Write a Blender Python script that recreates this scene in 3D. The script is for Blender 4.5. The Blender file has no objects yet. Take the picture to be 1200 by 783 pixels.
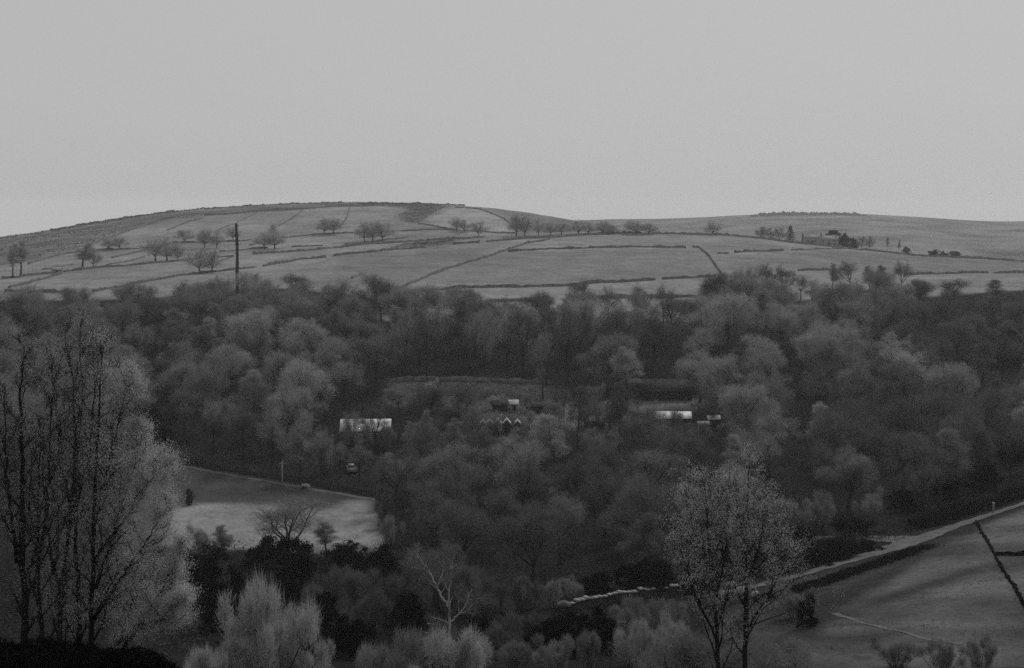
import bpy, math, random
import numpy as np

random.seed(7)
rng = np.random.default_rng(7)
sc = bpy.context.scene
C = sc.collection
R = math.radians

# ------------------------------------------------------------------ camera, sky, sun, exposure
F = 1667.0                      # focal length in pixels of the 1200 px wide photograph (50 mm lens)
PITCH = math.atan(136.5 / F)
cam_d = bpy.data.cameras.new('camera')
cam = bpy.data.objects.new('camera', cam_d)
C.objects.link(cam)
cam_d.sensor_width = 36.0
cam_d.lens = 36.0 * F / 1200.0
cam_d.clip_start = 0.1
cam_d.clip_end = 12000
cam.location = (0, 0, 0)
cam.rotation_euler = (math.pi / 2 - PITCH, 0, 0)
sc.camera = cam

SUN_EL, SUN_AZ = 42.0, 25.0     # azimuth measured from the view direction (+Y) towards the right (+X)
SKY_STRENGTH = 0.10
SUN_STRENGTH = 1.8
HAZE = 0.00011
EXPOSURE = 0.0

w = bpy.data.worlds.new('World')
sc.world = w
w.use_nodes = True
nt = w.node_tree
nt.nodes.clear()
wo = nt.nodes.new('ShaderNodeOutputWorld')
bg = nt.nodes.new('ShaderNodeBackground')
sky = nt.nodes.new('ShaderNodeTexSky')
sky.sky_type = 'NISHITA'
sky.sun_disc = False
sky.sun_elevation = R(SUN_EL)
sky.sun_rotation = R(SUN_AZ)
sky.dust_density = 4.0
bw = nt.nodes.new('ShaderNodeRGBToBW')          # a black and white negative: the sky has no hue
mx = nt.nodes.new('ShaderNodeMix')
mx.data_type = 'FLOAT'
mx.inputs[0].default_value = 0.95               # an even overcast layer over the clear sky
mx.inputs[3].default_value = 4.75
nt.links.new(sky.outputs[0], bw.inputs[0])
nt.links.new(bw.outputs[0], mx.inputs[2])
nt.links.new(mx.outputs[0], bg.inputs['Color'])
bg.inputs['Strength'].default_value = SKY_STRENGTH
nt.links.new(bg.outputs[0], wo.inputs['Surface'])

sd = bpy.data.lights.new('sun', 'SUN')
sd.energy = SUN_STRENGTH
sd.angle = R(10)
sd.color = (1, 1, 1)
so = bpy.data.objects.new('sun', sd)
C.objects.link(so)
# light travels along local -Z
so.rotation_euler = (R(90 - SUN_EL), 0, R(180 - SUN_AZ))
# check: sun direction must point to (sin az, cos az, tan el)

sc.view_settings.view_transform = 'Standard'
sc.view_settings.look = 'None'
sc.view_settings.gamma = 1.0
sc.view_settings.use_curve_mapping = False
sc.view_settings.exposure = EXPOSURE
sc.render.engine = 'CYCLES'
sc.cycles.use_denoising = False         # the sampling noise stands in for the film's grain
sc.cycles.sample_clamp_indirect = 1.0
sc.cycles.max_bounces = 5
sc.cycles.diffuse_bounces = 3
sc.cycles.volume_bounces = 0
sc.cycles.filter_width = 1.5

# ------------------------------------------------------------------ helpers
def mesh_np(name, V, tris=None, quads=None, smooth=False):
    me = bpy.data.meshes.new(name)
    V = np.asarray(V, dtype=np.float32)
    nt_ = 0 if tris is None else len(tris)
    nq = 0 if quads is None else len(quads)
    me.vertices.add(len(V))
    me.vertices.foreach_set('co', V.ravel())
    idx = []
    if nt_: idx.append(np.asarray(tris, dtype=np.int32).ravel())
    if nq: idx.append(np.asarray(quads, dtype=np.int32).ravel())
    idx = np.concatenate(idx)
    me.loops.add(len(idx))
    me.loops.foreach_set('vertex_index', idx)
    me.polygons.add(nt_ + nq)
    st = np.concatenate([np.arange(nt_) * 3, nt_ * 3 + np.arange(nq) * 4]).astype(np.int32)
    tot = np.concatenate([np.full(nt_, 3), np.full(nq, 4)]).astype(np.int32)
    me.polygons.foreach_set('loop_start', st)
    me.polygons.foreach_set('loop_total', tot)
    if smooth:
        me.polygons.foreach_set('use_smooth', np.ones(nt_ + nq, dtype=bool))
    me.update(calc_edges=True)
    me.validate()
    return me

def link(name, me, mat=None, parent=None, loc=None):
    o = bpy.data.objects.new(name, me)
    C.objects.link(o)
    if mat is not None and me is not None:
        if not me.materials: me.materials.append(mat)
    if parent is not None: o.parent = parent
    if loc is not None: o.location = loc
    return o

def tag(o, label=None, cat=None, group=None, kind=None):
    if label: o['label'] = label
    if cat: o['category'] = cat
    if group: o['group'] = group
    if kind: o['kind'] = kind
    return o

def empty(name, loc, label, cat, group=None, rz=0.0, scale=None):
    o = bpy.data.objects.new(name, None)
    o.empty_display_size = 0.5
    C.objects.link(o)
    o.location = loc
    o.rotation_euler = (0, 0, rz)
    if scale: o.scale = scale
    return tag(o, label, cat, group)

class MB:
    """collects boxes, tubes and prisms into one mesh"""
    def __init__(s):
        s.v = []; s.t = []; s.q = []; s.n = 0
    def add(s, V, t=None, q=None):
        V = np.asarray(V, dtype=float).reshape(-1, 3)
        if t is not None and len(t): s.t.append(np.asarray(t) + s.n)
        if q is not None and len(q): s.q.append(np.asarray(q) + s.n)
        s.v.append(V); s.n += len(V)
    def box(s, x0, x1, y0, y1, z0, z1):
        V = [(x, y, z) for x in (x0, x1) for y in (y0, y1) for z in (z0, z1)]
        s.add(V, q=[(0, 1, 3, 2), (4, 6, 7, 5), (0, 4, 5, 1), (2, 3, 7, 6), (0, 2, 6, 4), (1, 5, 7, 3)])
    def tube(s, P, rad, n=5):
        P = np.asarray(P, float); k = len(P)
        rad = np.asarray(rad, float)
        T = np.gradient(P, axis=0)
        T /= np.linalg.norm(T, axis=1)[:, None] + 1e-9
        ref = np.array([1.0, 0.13, 0.05]) if abs(T[0][0]) < 0.8 else np.array([0.1, 1.0, 0.1])
        U = np.cross(T, ref); U /= np.linalg.norm(U, axis=1)[:, None] + 1e-9
        W = np.cross(T, U)
        a = np.arange(n) * 2 * math.pi / n
        V = (P[:, None, :] + rad[:, None, None] * (np.cos(a)[None, :, None] * U[:, None, :] + np.sin(a)[None, :, None] * W[:, None, :])).reshape(-1, 3)
        i = np.arange(k - 1)[:, None] * n; j = np.arange(n)[None, :]; j2 = (j + 1) % n
        q = np.stack([i + j, i + j2, i + n + j2, i + n + j], -1).reshape(-1, 4)
        V = np.vstack([V, P[0], P[-1]])
        e = k * n
        t = [(e, (b + 1) % n, b) for b in range(n)] + [(e + 1, (k - 1) * n + b, (k - 1) * n + (b + 1) % n) for b in range(n)]
        s.add(V, t=t, q=q)
    def prism(s, poly, y0, y1, axis='y'):
        """poly: list of (a,b); extruded along axis; a->x (or y), b->z"""
        n = len(poly)
        if axis == 'y':
            V = [(a, y0, b) for a, b in poly] + [(a, y1, b) for a, b in poly]
        else:
            V = [(y0, a, b) for a, b in poly] + [(y1, a, b) for a, b in poly]
        q = [(i, (i + 1) % n, n + (i + 1) % n, n + i) for i in range(n)]
        t = [(0, i + 1, i) for i in range(1, n - 1)] + [(n, n + i, n + i + 1) for i in range(1, n - 1)]
        s.add(V, t=t, q=q)
    def mesh(s, name, smooth=False):
        V = np.vstack(s.v)
        t = np.vstack(s.t) if s.t else None
        q = np.vstack(s.q) if s.q else None
        return mesh_np(name, V, t, q, smooth)

def mat_grey(name, base, var=0.25, scale=0.6, rough=0.9, bump=0.0, translucent=0.0, objvar=0.0):
    m = bpy.data.materials.new(name)
    m.use_nodes = True
    n = m.node_tree
    pr = n.nodes['Principled BSDF']
    pr.inputs['Roughness'].default_value = rough
    pr.inputs['Specular IOR Level'].default_value = 0.0 if rough > .8 else .4
    tc = n.nodes.new('ShaderNodeTexCoord')
    no = n.nodes.new('ShaderNodeTexNoise')
    no.inputs['Scale'].default_value = scale
    no.inputs['Detail'].default_value = 5
    n.links.new(tc.outputs['Object'], no.inputs['Vector'])
    mr = n.nodes.new('ShaderNodeMapRange')
    mr.inputs[1].default_value = 0.3; mr.inputs[2].default_value = 0.7
    mr.inputs[3].default_value = base * (1 - var); mr.inputs[4].default_value = base * (1 + var)
    n.links.new(no.outputs[0], mr.inputs[0])
    out = mr.outputs[0]
    if objvar:
        oi = n.nodes.new('ShaderNodeObjectInfo')
        m2 = n.nodes.new('ShaderNodeMapRange')
        m2.inputs[3].default_value = 1 - objvar; m2.inputs[4].default_value = 1 + objvar
        n.links.new(oi.outputs['Random'], m2.inputs[0])
        mu = n.nodes.new('ShaderNodeMath'); mu.operation = 'MULTIPLY'
        n.links.new(out, mu.inputs[0]); n.links.new(m2.outputs[0], mu.inputs[1])
        out = mu.outputs[0]
    n.links.new(out, pr.inputs['Base Color'])
    if bump:
        b = n.nodes.new('ShaderNodeBump'); b.inputs['Strength'].default_value = bump
        b.inputs['Distance'].default_value = 0.1
        n.links.new(no.outputs[0], b.inputs['Height']); n.links.new(b.outputs[0], pr.inputs['Normal'])
    if translucent:
        tr = n.nodes.new('ShaderNodeBsdfTranslucent'); n.links.new(out, tr.inputs['Color'])
        ms = n.nodes.new('ShaderNodeMixShader'); ms.inputs[0].default_value = translucent
        n.links.new(pr.outputs[0], ms.inputs[1]); n.links.new(tr.outputs[0], ms.inputs[2])
        n.links.new(ms.outputs[0], n.nodes['Material Output'].inputs['Surface'])
    return m

M = {
    'bark': mat_grey('bark', 0.035, 0.3, 1.5, objvar=0.2),
    'bark_black': mat_grey('dark_bark', 0.020, 0.3, 3.0),
    'bark_pale': mat_grey('pale_bark', 0.32, 0.25, 3.0),
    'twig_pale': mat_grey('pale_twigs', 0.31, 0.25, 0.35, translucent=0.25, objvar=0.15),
    'twig_mid': mat_grey('twigs', 0.21, 0.25, 0.35, translucent=0.2, objvar=0.18),
    'twig_dark': mat_grey('dark_twigs', 0.12, 0.3, 0.35, translucent=0.15, objvar=0.18),
    'twig_black': mat_grey('black_twigs', 0.035, 0.3, 0.8),
    'leaf_black': mat_grey('evergreen_leaves', 0.013, 0.4, 0.8, objvar=0.2),
    'leaf_dark': mat_grey('dark_leaves', 0.05, 0.4, 0.8, objvar=0.2),
    'feather': mat_grey('feathery_twigs', 0.36, 0.2, 0.8, translucent=0.3),
    'bud': mat_grey('young_leaves', 0.50, 0.35, 1.2, translucent=0.4),
    'bud_dull': mat_grey('dull_young_leaves', 0.45, 0.3, 1.2, translucent=0.3),
    'stone': mat_grey('dark_gritstone', 0.125, 0.4, 0.8, bump=0.4, objvar=0.15),  # base lightened so the hill walls carry some distance haze in their colour
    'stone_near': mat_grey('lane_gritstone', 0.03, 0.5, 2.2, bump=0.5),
    'coping': mat_grey('pale_coping_stone', 0.27, 0.35, 1.6, bump=0.4),
    'render': mat_grey('pale_wall', 0.25, 0.12, 0.5),
    'roof_white': mat_grey('white_sheet_roof', 0.44, 0.5, 0.6, rough=0.7),
    'roof_dark': mat_grey('dark_slate_roof', 0.045, 0.3, 1.0),
    'roof_grey': mat_grey('grey_roof', 0.22, 0.25, 1.0),
    'wood': mat_grey('dark_timber', 0.035, 0.3, 1.5),
    'wood_pale': mat_grey('weathered_timber', 0.2, 0.25, 2.0),
    'paint': mat_grey('pale_car_paint', 0.2, 0.05, 1.0, rough=0.4),
    'glass': mat_grey('window_glass', 0.02, 0.1, 1.0, rough=0.15),
    'rubber': mat_grey('rubber', 0.02, 0.2, 4.0),
    'metal': mat_grey('grey_metal', 0.25, 0.1, 4.0, rough=0.5),
    'lane': mat_grey('lane_surface', 0.11, 0.22, 0.5, bump=0.2),
    'path': mat_grey('trodden_path', 0.11, 0.2, 0.6),
    'track': mat_grey('track_surface', 0.10, 0.25, 0.5),
    'under': mat_grey('undergrowth', 0.045, 0.45, 0.12),
    'under_dark': mat_grey('bramble', 0.007, 0.5, 0.6),
    'hedge': mat_grey('hedge_leaves', 0.012, 0.4, 0.8),
}

# ------------------------------------------------------------------ terrain
def slope(row):
    return np.tan(np.arctan((391.5 - np.asarray(row, float)) / F) - PITCH)

CG = np.arange(-800, 2001, 10.0)
def tab(pairs):
    p = np.array(pairs, float)
    a = np.interp(CG, p[:, 0], p[:, 1])
    k = np.exp(-0.5 * (np.arange(-9, 10) / 3.0) ** 2); k /= k.sum()
    return np.convolve(np.pad(a, 9, mode='edge'), k, mode='valid')

ST = []            # stations: (distance, z) along every column of the view
def st_z(d, z): ST.append((tab(d if isinstance(d, list) else [(0, d)]), tab(z if isinstance(z, list) else [(0, z)])))
def st_row(dr):
    d = tab([(c, a) for c, a, r in dr]); r = tab([(c, r_) for c, a, r_ in dr])
    ST.append((d, slope(r) * d))
st_z(-60, 6.0); st_z(-8, -1.2); st_z(0, -1.7); st_z(6, -2.6); st_z(20, -6.6)
st_z(42, [(0, -13.5), (150, -13.6), (205, -14.2), (260, -14.6), (1200, -14.0)])
st_z(60, -21.5)
st_z(90, -30.6)
st_row([(0, 115, 785), (1200, 115, 785)])
st_row([(0, 170, 705), (200, 170, 705), (430, 170, 710), (600, 168, 725), (700, 170, 714), (800, 176, 701), (900, 184, 684), (1050, 203, 640), (1200, 230, 590), (1400, 258, 530)])
st_row([(0, 222, 640), (430, 222, 640), (600, 230, 630), (760, 238, 612), (900, 228, 620), (1050, 243, 592), (1200, 265, 556), (1400, 290, 505)])
st_row([(0, 285, 545), (1000, 285, 545), (1200, 305, 515)])
st_row([(0, 325, 490), (1000, 325, 488), (1200, 345, 470)])
st_row([(0, 376, 430), (200, 372, 438), (800, 372, 438), (1200, 395, 425)])
st_row([(0, 445, 375), (430, 442, 383), (800, 442, 384), (1200, 452, 375)])
st_row([(0, 530, 343), (430, 530, 345), (800, 530, 348), (1000, 535, 342), (1200, 545, 330)])
st_row([(-300, 700, 325), (0, 720, 317), (200, 765, 299), (430, 800, 288), (600, 765, 292), (760, 760, 291), (900, 760, 295), (1050, 750, 309), (1200, 735, 316), (1500, 730, 325)])
CREST = [(-300, 900, 300), (0, 1050, 279.5), (60, 1090, 271), (100, 1120, 263), (200, 1200, 248), (290, 1230, 242), (370, 1250, 238), (500, 1250, 239), (560, 1230, 242), (620, 1150, 249), (690, 1050, 262), (760, 930, 273), (860, 900, 276), (950, 880, 286), (1080, 860, 300), (1200, 850, 306.5), (1500, 840, 320)]
st_row(CREST)
dC, zC = ST[-1]
ST.append((dC + 60, zC - 2.2)); ST.append((dC + 400, zC - 45)); ST.append((dC + 900, zC - 75))
SD = np.stack([a for a, b in ST], 1); SZ = np.stack([b for a, b in ST], 1)

def lumps(X, Y):
    return (0.5 * np.sin(X * .21 + 1.3 * np.sin(Y * .11)) + 0.5 * np.sin(Y * .17 + X * .07 + 2) + 0.35 * np.sin(X * .53 - Y * .41) + 0.3 * np.sin(X * 0.9 + Y * 1.1))

def Zt(X, Y):
    X = np.atleast_1d(np.asarray(X, float)); Y = np.atleast_1d(np.asarray(Y, float))
    X, Y = np.broadcast_arrays(X, Y)
    sh = X.shape; X = X.ravel(); Y = Y.ravel()
    c = np.clip(600 + F * X / np.maximum(Y, 30.0), CG[0], CG[-1] - 1e-6)
    fi = (c - CG[0]) / 10.0; i = fi.astype(int); t = (fi - i)[:, None]
    d = SD[i] * (1 - t) + SD[i + 1] * t
    z = SZ[i] * (1 - t) + SZ[i + 1] * t
    h = np.diff(d, axis=1); dl = np.diff(z, axis=1) / h
    m = np.zeros_like(z)
    a, b = dl[:, :-1], dl[:, 1:]
    w1 = 2 * h[:, 1:] + h[:, :-1]; w2 = h[:, 1:] + 2 * h[:, :-1]
    with np.errstate(divide='ignore', invalid='ignore'):
        hm = (w1 + w2) / (w1 / a + w2 / b)
    m[:, 1:-1] = np.where(a * b > 0, hm, 0.0)
    m[:, 0] = dl[:, 0]; m[:, -1] = dl[:, -1]
    y = np.clip(Y, d[:, 0], d[:, -1])
    k = np.clip((y[:, None] >= d).sum(1) - 1, 0, d.shape[1] - 2)
    r = np.arange(len(y))
    hh = h[r, k]; u = (y - d[r, k]) / hh
    z0, z1, m0, m1 = z[r, k], z[r, k + 1], m[r, k], m[r, k + 1]
    out = (2 * u**3 - 3 * u**2 + 1) * z0 + (u**3 - 2 * u**2 + u) * hh * m0 + (-2 * u**3 + 3 * u**2) * z1 + (u**3 - u**2) * hh * m1
    amp = np.interp(Y, [0, 10, 60, 300, 900], [0, .05, .18, .16, .25])
    return (out + amp * lumps(X, Y)).reshape(sh)

_YS = np.concatenate([np.arange(20, 400, 0.5), np.arange(400, 1500, 1.5)])
def P(px, row, ymin=20.0):
    """the point of the ground that is seen at this place of the photograph"""
    v = (391.5 - row) / F
    s = slope(row); kx = ((px - 600) / F) / (math.cos(PITCH) + v * math.sin(PITCH))
    ys = _YS[_YS >= ymin]
    g = Zt(kx * ys, ys) - s * ys
    hit = np.nonzero(g > 0)[0]
    i = hit[0] if len(hit) else int(np.argmax(g))
    y = ys[i]
    if i > 0 and g[i - 1] < 0 < g[i]:
        y = ys[i - 1] + (ys[i] - ys[i - 1]) * (-g[i - 1]) / (g[i] - g[i - 1])
    return np.array([kx * y, y, float(Zt(kx * y, y)[0])])

def Q(px, row, Y):
    v = (391.5 - row) / F
    kx = ((px - 600) / F) / (math.cos(PITCH) + v * math.sin(PITCH))
    return np.array([kx * Y, Y, float(slope(row)) * Y])

def proj(X, Y, Z):
    yc = np.maximum(Y * math.cos(PITCH) - Z * math.sin(PITCH), 0.5)
    zc = Y * math.sin(PITCH) + Z * math.cos(PITCH)
    return 600 + F * X / yc, 391.5 - F * zc / yc

def inside(px, py, poly):
    px = np.asarray(px); py = np.asarray(py)
    r = np.zeros(px.shape, bool); n = len(poly); j = n - 1
    for i in range(n):
        xi, yi = poly[i]; xj, yj = poly[j]
        c = ((yi > py) != (yj > py)) & (px < (xj - xi) * (py - yi) / (yj - yi + 1e-12) + xi)
        r ^= c; j = i
    return r

# ground sheet
lev = np.concatenate([np.arange(-40, 60, 2.0), np.arange(60, 300, 1.5), np.arange(300, 620, 2.5), np.arange(620, 1300, 5.0), np.arange(1300, 2100, 40.0)])
ks = np.arange(-700, 1901, 7.0)
GX = ((ks[None, :] - 600) / F) * (lev[:, None] + 60); GY = np.broadcast_to(lev[:, None], GX.shape)
GZ = Zt(GX, GY)
V = np.stack([GX, GY, GZ], -1).reshape(-1, 3)
nr, ncol = GX.shape
ii = (np.arange(nr - 1)[:, None] * ncol + np.arange(ncol - 1)[None, :])
quads = np.stack([ii, ii + 1, ii + ncol + 1, ii + ncol], -1).reshape(-1, 4)
gme = mesh_np('ground', V, quads=quads, smooth=True)
gx, gy = proj(V[:, 0], V[:, 1], V[:, 2])
D = V[:, 1]
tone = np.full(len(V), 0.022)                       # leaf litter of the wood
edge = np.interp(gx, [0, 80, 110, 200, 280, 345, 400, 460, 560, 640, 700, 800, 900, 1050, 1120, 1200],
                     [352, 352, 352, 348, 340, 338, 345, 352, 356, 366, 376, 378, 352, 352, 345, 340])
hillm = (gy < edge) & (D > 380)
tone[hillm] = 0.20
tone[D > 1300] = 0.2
def paint(poly, v, dmin=60):
    tone[inside(gx, gy, poly) & (D > dmin)] = v
# land cover: rough moor, leys, meadows (the plants themselves differ)
paint([(-200, 300), (-200, 200), (420, 200), (420, 241), (360, 245), (300, 250), (245, 253), (200, 258), (160, 268), (130, 279), (100, 290), (40, 303), (0, 312), (-100, 320)], 0.135)
paint([(420, 225), (500, 225), (524, 243), (514, 247), (500, 255), (489, 262), (470, 259), (466, 252), (480, 247), (470, 243), (420, 241)], 0.10)
paint([(490, 262), (505, 254), (520, 248), (533, 243), (560, 243), (590, 255), (605, 268), (605, 272), (560, 271), (515, 266)], 0.26)
paint([(600, 240), (560, 240), (592, 254), (606, 274), (720, 272), (720, 250)], 0.15)
paint([(452, 293), (474, 285), (535, 281), (534, 288), (500, 290)], 0.13)
paint([(474, 341), (520, 318), (590, 296), (800, 291), (820, 292), (843, 322), (770, 327), (640, 335), (540, 338)], 0.172)
paint([(400, 298), (500, 291), (600, 285), (560, 302), (514, 318), (466, 340), (380, 338)], 0.165)
paint([(855, 300), (1000, 294), (1200, 308), (1200, 318), (1070, 321), (935, 316), (845, 318)], 0.168)
moor = np.abs(tone - 0.135) < 1e-6
mot = np.sin(V[:, 0] * .05 + 2 * np.sin(D * .021)) * np.sin(D * .043 + 1.5 * np.sin(V[:, 0] * .031)) + .6 * np.sin(V[:, 0] * .16 + D * .09) * np.sin(D * .12 - V[:, 0] * .07)
tone[moor] *= np.clip(1 + .42 * mot[moor], .5, 1.5)
# the mown field
paint([(150, 540), (200, 538), (300, 552), (380, 568), (445, 580), (450, 640), (150, 640)], 0.056)
paint([(190, 598), (240, 590), (340, 592), (385, 597), (412, 586), (430, 585), (440, 600), (450, 641), (330, 646), (190, 640)], 0.20)
paint([(340, 632), (440, 640), (470, 646), (300, 652)], 0.15)
# clearings round the sheds and the bank with the row of trunks
paint([(455, 446), (560, 442), (640, 450), (660, 470), (560, 478), (455, 475)], 0.10)
paint([(560, 476), (720, 466), (740, 495), (700, 505), (560, 488)], 0.14)
paint([(740, 466), (820, 466), (830, 480), (740, 482)], 0.17)
for bx in ((450, 470, 362, 376), (586, 602, 354, 366), (690, 735, 362, 376)):
    paint([(bx[0], bx[2]), (bx[1], bx[2]), (bx[1], bx[3]), (bx[0], bx[3])], 0.30)
# pasture below the lane
paint([(870, 700), (1000, 662), (1090, 636), (1300, 560), (1500, 540), (1500, 900), (760, 900), (820, 760)], 0.038)
paint([(980, 690), (1040, 665), (1150, 622), (1300, 590), (1500, 900), (960, 900), (930, 760), (960, 715)], 0.082)
paint([(1150, 615), (1225, 590), (1225, 640), (1165, 645)], 0.095)
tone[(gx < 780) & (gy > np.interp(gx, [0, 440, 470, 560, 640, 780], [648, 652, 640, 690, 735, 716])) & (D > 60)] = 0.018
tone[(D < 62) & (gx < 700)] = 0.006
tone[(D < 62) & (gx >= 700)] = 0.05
past = inside(gx, gy, [(870, 700), (1000, 662), (1090, 636), (1300, 560), (1500, 540), (1500, 900), (760, 900), (820, 760)]) & (D > 60)
m2 = np.sin(V[:, 0] * .17 + 1.8 * np.sin(D * .09)) * np.sin(D * .21 - V[:, 0] * .06 + 1.2 * np.sin(V[:, 0] * .08)) + .5 * np.sin(V[:, 0] * .6 + D * .33 + np.sin(D * .4)) * np.sin(D * .7 - V[:, 0] * .2)
tone[past] *= np.clip(1 + .38 * m2[past], .45, 1.5)
paint([(1010, 706), (1060, 690), (1130, 668), (1160, 664), (1140, 674), (1070, 698), (1020, 714)], 0.04)
paint([(890, 712), (960, 700), (1060, 660), (1080, 645), (1100, 640), (1060, 672), (985, 712), (960, 745), (930, 752)], 0.032)
ley = np.abs(tone - .20) < 1e-6
tone[ley] *= np.clip(1 + .10 * mot[ley], .8, 1.2)
# soften the borders by averaging neighbours
T2 = tone.reshape(nr, ncol)
for _ in range(2):
    Tp = np.pad(T2, 1, mode='edge')
    T2 = (Tp[1:-1, 1:-1] * 2 + Tp[:-2, 1:-1] + Tp[2:, 1:-1] + Tp[1:-1, :-2] + Tp[1:-1, 2:]) / 6
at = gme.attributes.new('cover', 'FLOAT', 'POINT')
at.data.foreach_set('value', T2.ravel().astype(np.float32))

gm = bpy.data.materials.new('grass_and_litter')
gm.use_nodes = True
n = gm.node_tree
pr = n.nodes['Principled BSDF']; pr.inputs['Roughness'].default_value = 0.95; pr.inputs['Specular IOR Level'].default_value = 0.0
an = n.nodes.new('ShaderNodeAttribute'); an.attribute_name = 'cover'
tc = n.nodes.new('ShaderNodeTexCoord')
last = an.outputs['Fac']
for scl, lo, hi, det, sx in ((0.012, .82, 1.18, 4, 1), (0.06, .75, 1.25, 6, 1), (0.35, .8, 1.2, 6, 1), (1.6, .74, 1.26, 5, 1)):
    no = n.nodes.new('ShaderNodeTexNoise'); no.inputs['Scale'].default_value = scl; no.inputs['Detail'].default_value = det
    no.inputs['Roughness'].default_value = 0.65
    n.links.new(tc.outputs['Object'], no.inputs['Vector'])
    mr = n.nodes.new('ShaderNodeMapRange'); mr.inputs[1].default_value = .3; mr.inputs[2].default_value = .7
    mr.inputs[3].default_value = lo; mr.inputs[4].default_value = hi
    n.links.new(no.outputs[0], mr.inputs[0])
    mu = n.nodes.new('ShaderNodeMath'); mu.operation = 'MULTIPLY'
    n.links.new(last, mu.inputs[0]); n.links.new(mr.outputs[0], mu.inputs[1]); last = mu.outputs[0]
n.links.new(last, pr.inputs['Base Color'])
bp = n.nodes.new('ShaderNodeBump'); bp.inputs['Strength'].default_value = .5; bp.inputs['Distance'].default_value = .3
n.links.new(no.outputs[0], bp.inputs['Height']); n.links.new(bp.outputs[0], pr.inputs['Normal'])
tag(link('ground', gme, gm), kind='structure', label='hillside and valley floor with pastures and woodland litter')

# far ridge
rt = tab([(-800, 262), (400, 264), (600, 262), (650, 259), (700, 257), (800, 256), (850, 252.5), (900, 250.5), (930, 249.5), (1000, 250), (1060, 253), (1110, 256.5), (1165, 260.5), (1200, 259), (1300, 256), (2000, 258)])
rc = np.arange(300, 1651, 6.0); rd = np.linspace(1500, 3500, 60)
ctop = np.interp(rc, CG, slope(rt))
tt = np.clip((rd - 1500) / 1500.0, 0, 1)
prof = tt ** 0.75
RX = ((rc[None, :] - 600) / F) * rd[:, None]; RY = np.broadcast_to(rd[:, None], RX.shape)
ztop = ctop * 3000
RZ = -95 + (ztop[None, :] + 95) * prof[:, None]
RZ = np.where(rd[:, None] > 3000, ztop[None, :] - (rd[:, None] - 3000) * 0.06, RZ) + 1.2 * np.sin(RX * .013 + RY * .008) * np.where(rd[:, None] < 2900, 1, .15)
nr2, nc2 = RX.shape
ii = (np.arange(nr2 - 1)[:, None] * nc2 + np.arange(nc2 - 1)[None, :])
rme = mesh_np('hills', np.stack([RX, RY, RZ], -1).reshape(-1, 3), quads=np.stack([ii, ii + 1, ii + nc2 + 1, ii + nc2], -1).reshape(-1, 4), smooth=True)
tag(link('hills', rme, mat_grey('far_moor', 0.12, 0.6, 0.011)), kind='structure', label='far moorland ridge fading in the haze')

# draped strips
def strip(name, pts, width, mat, dz, label, n_sub=10, kind='structure', widths=None):
    W = [P(*p) for p in pts]
    A = []
    ww = []
    for i in range(len(W) - 1):
        for k in range(n_sub):
            t = k / n_sub
            A.append(W[i] * (1 - t) + W[i + 1] * t)
            ww.append(width if widths is None else widths[i] * (1 - t) + widths[i + 1] * t)
    A.append(W[-1]); ww.append(width if widths is None else widths[-1])
    A = np.array(A); ww = np.array(ww)
    k = np.ones(9) / 9
    for ax in (0, 1):
        A[:, ax] = np.convolve(np.pad(A[:, ax], 4, mode='edge'), k, mode='valid')
    T = np.gradient(A[:, :2], axis=0); T /= np.linalg.norm(T, axis=1)[:, None]
    N = np.stack([-T[:, 1], T[:, 0]], 1)
    cols = 5
    Vv = []
    for j in range(cols):
        u = (j / (cols - 1) - .5)
        e = A[:, :2] + N * (u * ww * (1 + (0.06 * np.sin(np.arange(len(A)) * 1.7 + j) if j in (0, cols - 1) else 0)))[:, None]
        z = Zt(e[:, 0], e[:, 1]) + dz
        Vv.append(np.column_stack([e, z]))
    Vv = np.stack(Vv, 1)
    nn = len(A)
    ii = (np.arange(nn - 1)[:, None] * cols + np.arange(cols - 1)[None, :])
    me = mesh_np(name, Vv.reshape(-1, 3), quads=np.stack([ii, ii + cols, ii + cols + 1, ii + 1], -1).reshape(-1, 4), smooth=True)
    return tag(link(name, me, mat), kind=kind, label=label)

LANE = [(1290, 560), (1245, 575), (1200, 590), (1150, 607), (1110, 620), (1080, 631), (1050, 641), (1000, 656), (950, 670), (900, 684), (850, 694), (800, 702)]
strip('lane', LANE, 3.4, M['lane'], 0.06, 'pale farm lane climbing to the right above the pasture', widths=[2.0, 2.0, 2.0, 2.2, 2.6, 4.0, 4.2, 2.6, 2.2, 2.1, 2.0, 1.6])
strip('track', [(1072, 635), (1050, 632), (1020, 630), (985, 629), (950, 630), (915, 632)], 2.6, M['lane'], 0.075, 'side track leaving the lane at the fork', widths=[5.5, 5.5, 4.2, 2.4, 1.8, 1.2])
strip('track', [(185, 539), (230, 549), (270, 557), (320, 566), (370, 574), (410, 581), (445, 587)], 1.2, M['track'], 0.05, 'field edge track under the far wall of the mown field')
strip('footpath', [(975, 718), (1000, 727), (1035, 736), (1070, 745), (1100, 752), (1130, 757)], 0.65, M['path'], 0.05, 'thin pale footpath worn across the pasture')

# ------------------------------------------------------------------ trees: generators
def unit(v): return v / (np.linalg.norm(v) + 1e-9)

def perp(d, g):
    r = g.normal(size=3); r -= d * np.dot(r, d); return unit(r)

def twig_tris(S, Dv, L, wd, g):
    n = len(S)
    r = g.normal(size=(n, 3)); r -= Dv * (r * Dv).sum(1)[:, None]
    r /= np.linalg.norm(r, axis=1)[:, None] + 1e-9
    r *= (np.asarray(wd) / 2).reshape(-1, 1) if np.ndim(wd) else wd / 2
    V = np.stack([S - r, S + r, S + Dv * L[:, None]], 1).reshape(-1, 3)
    t = np.arange(3 * n).reshape(n, 3)
    return V, t

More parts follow.
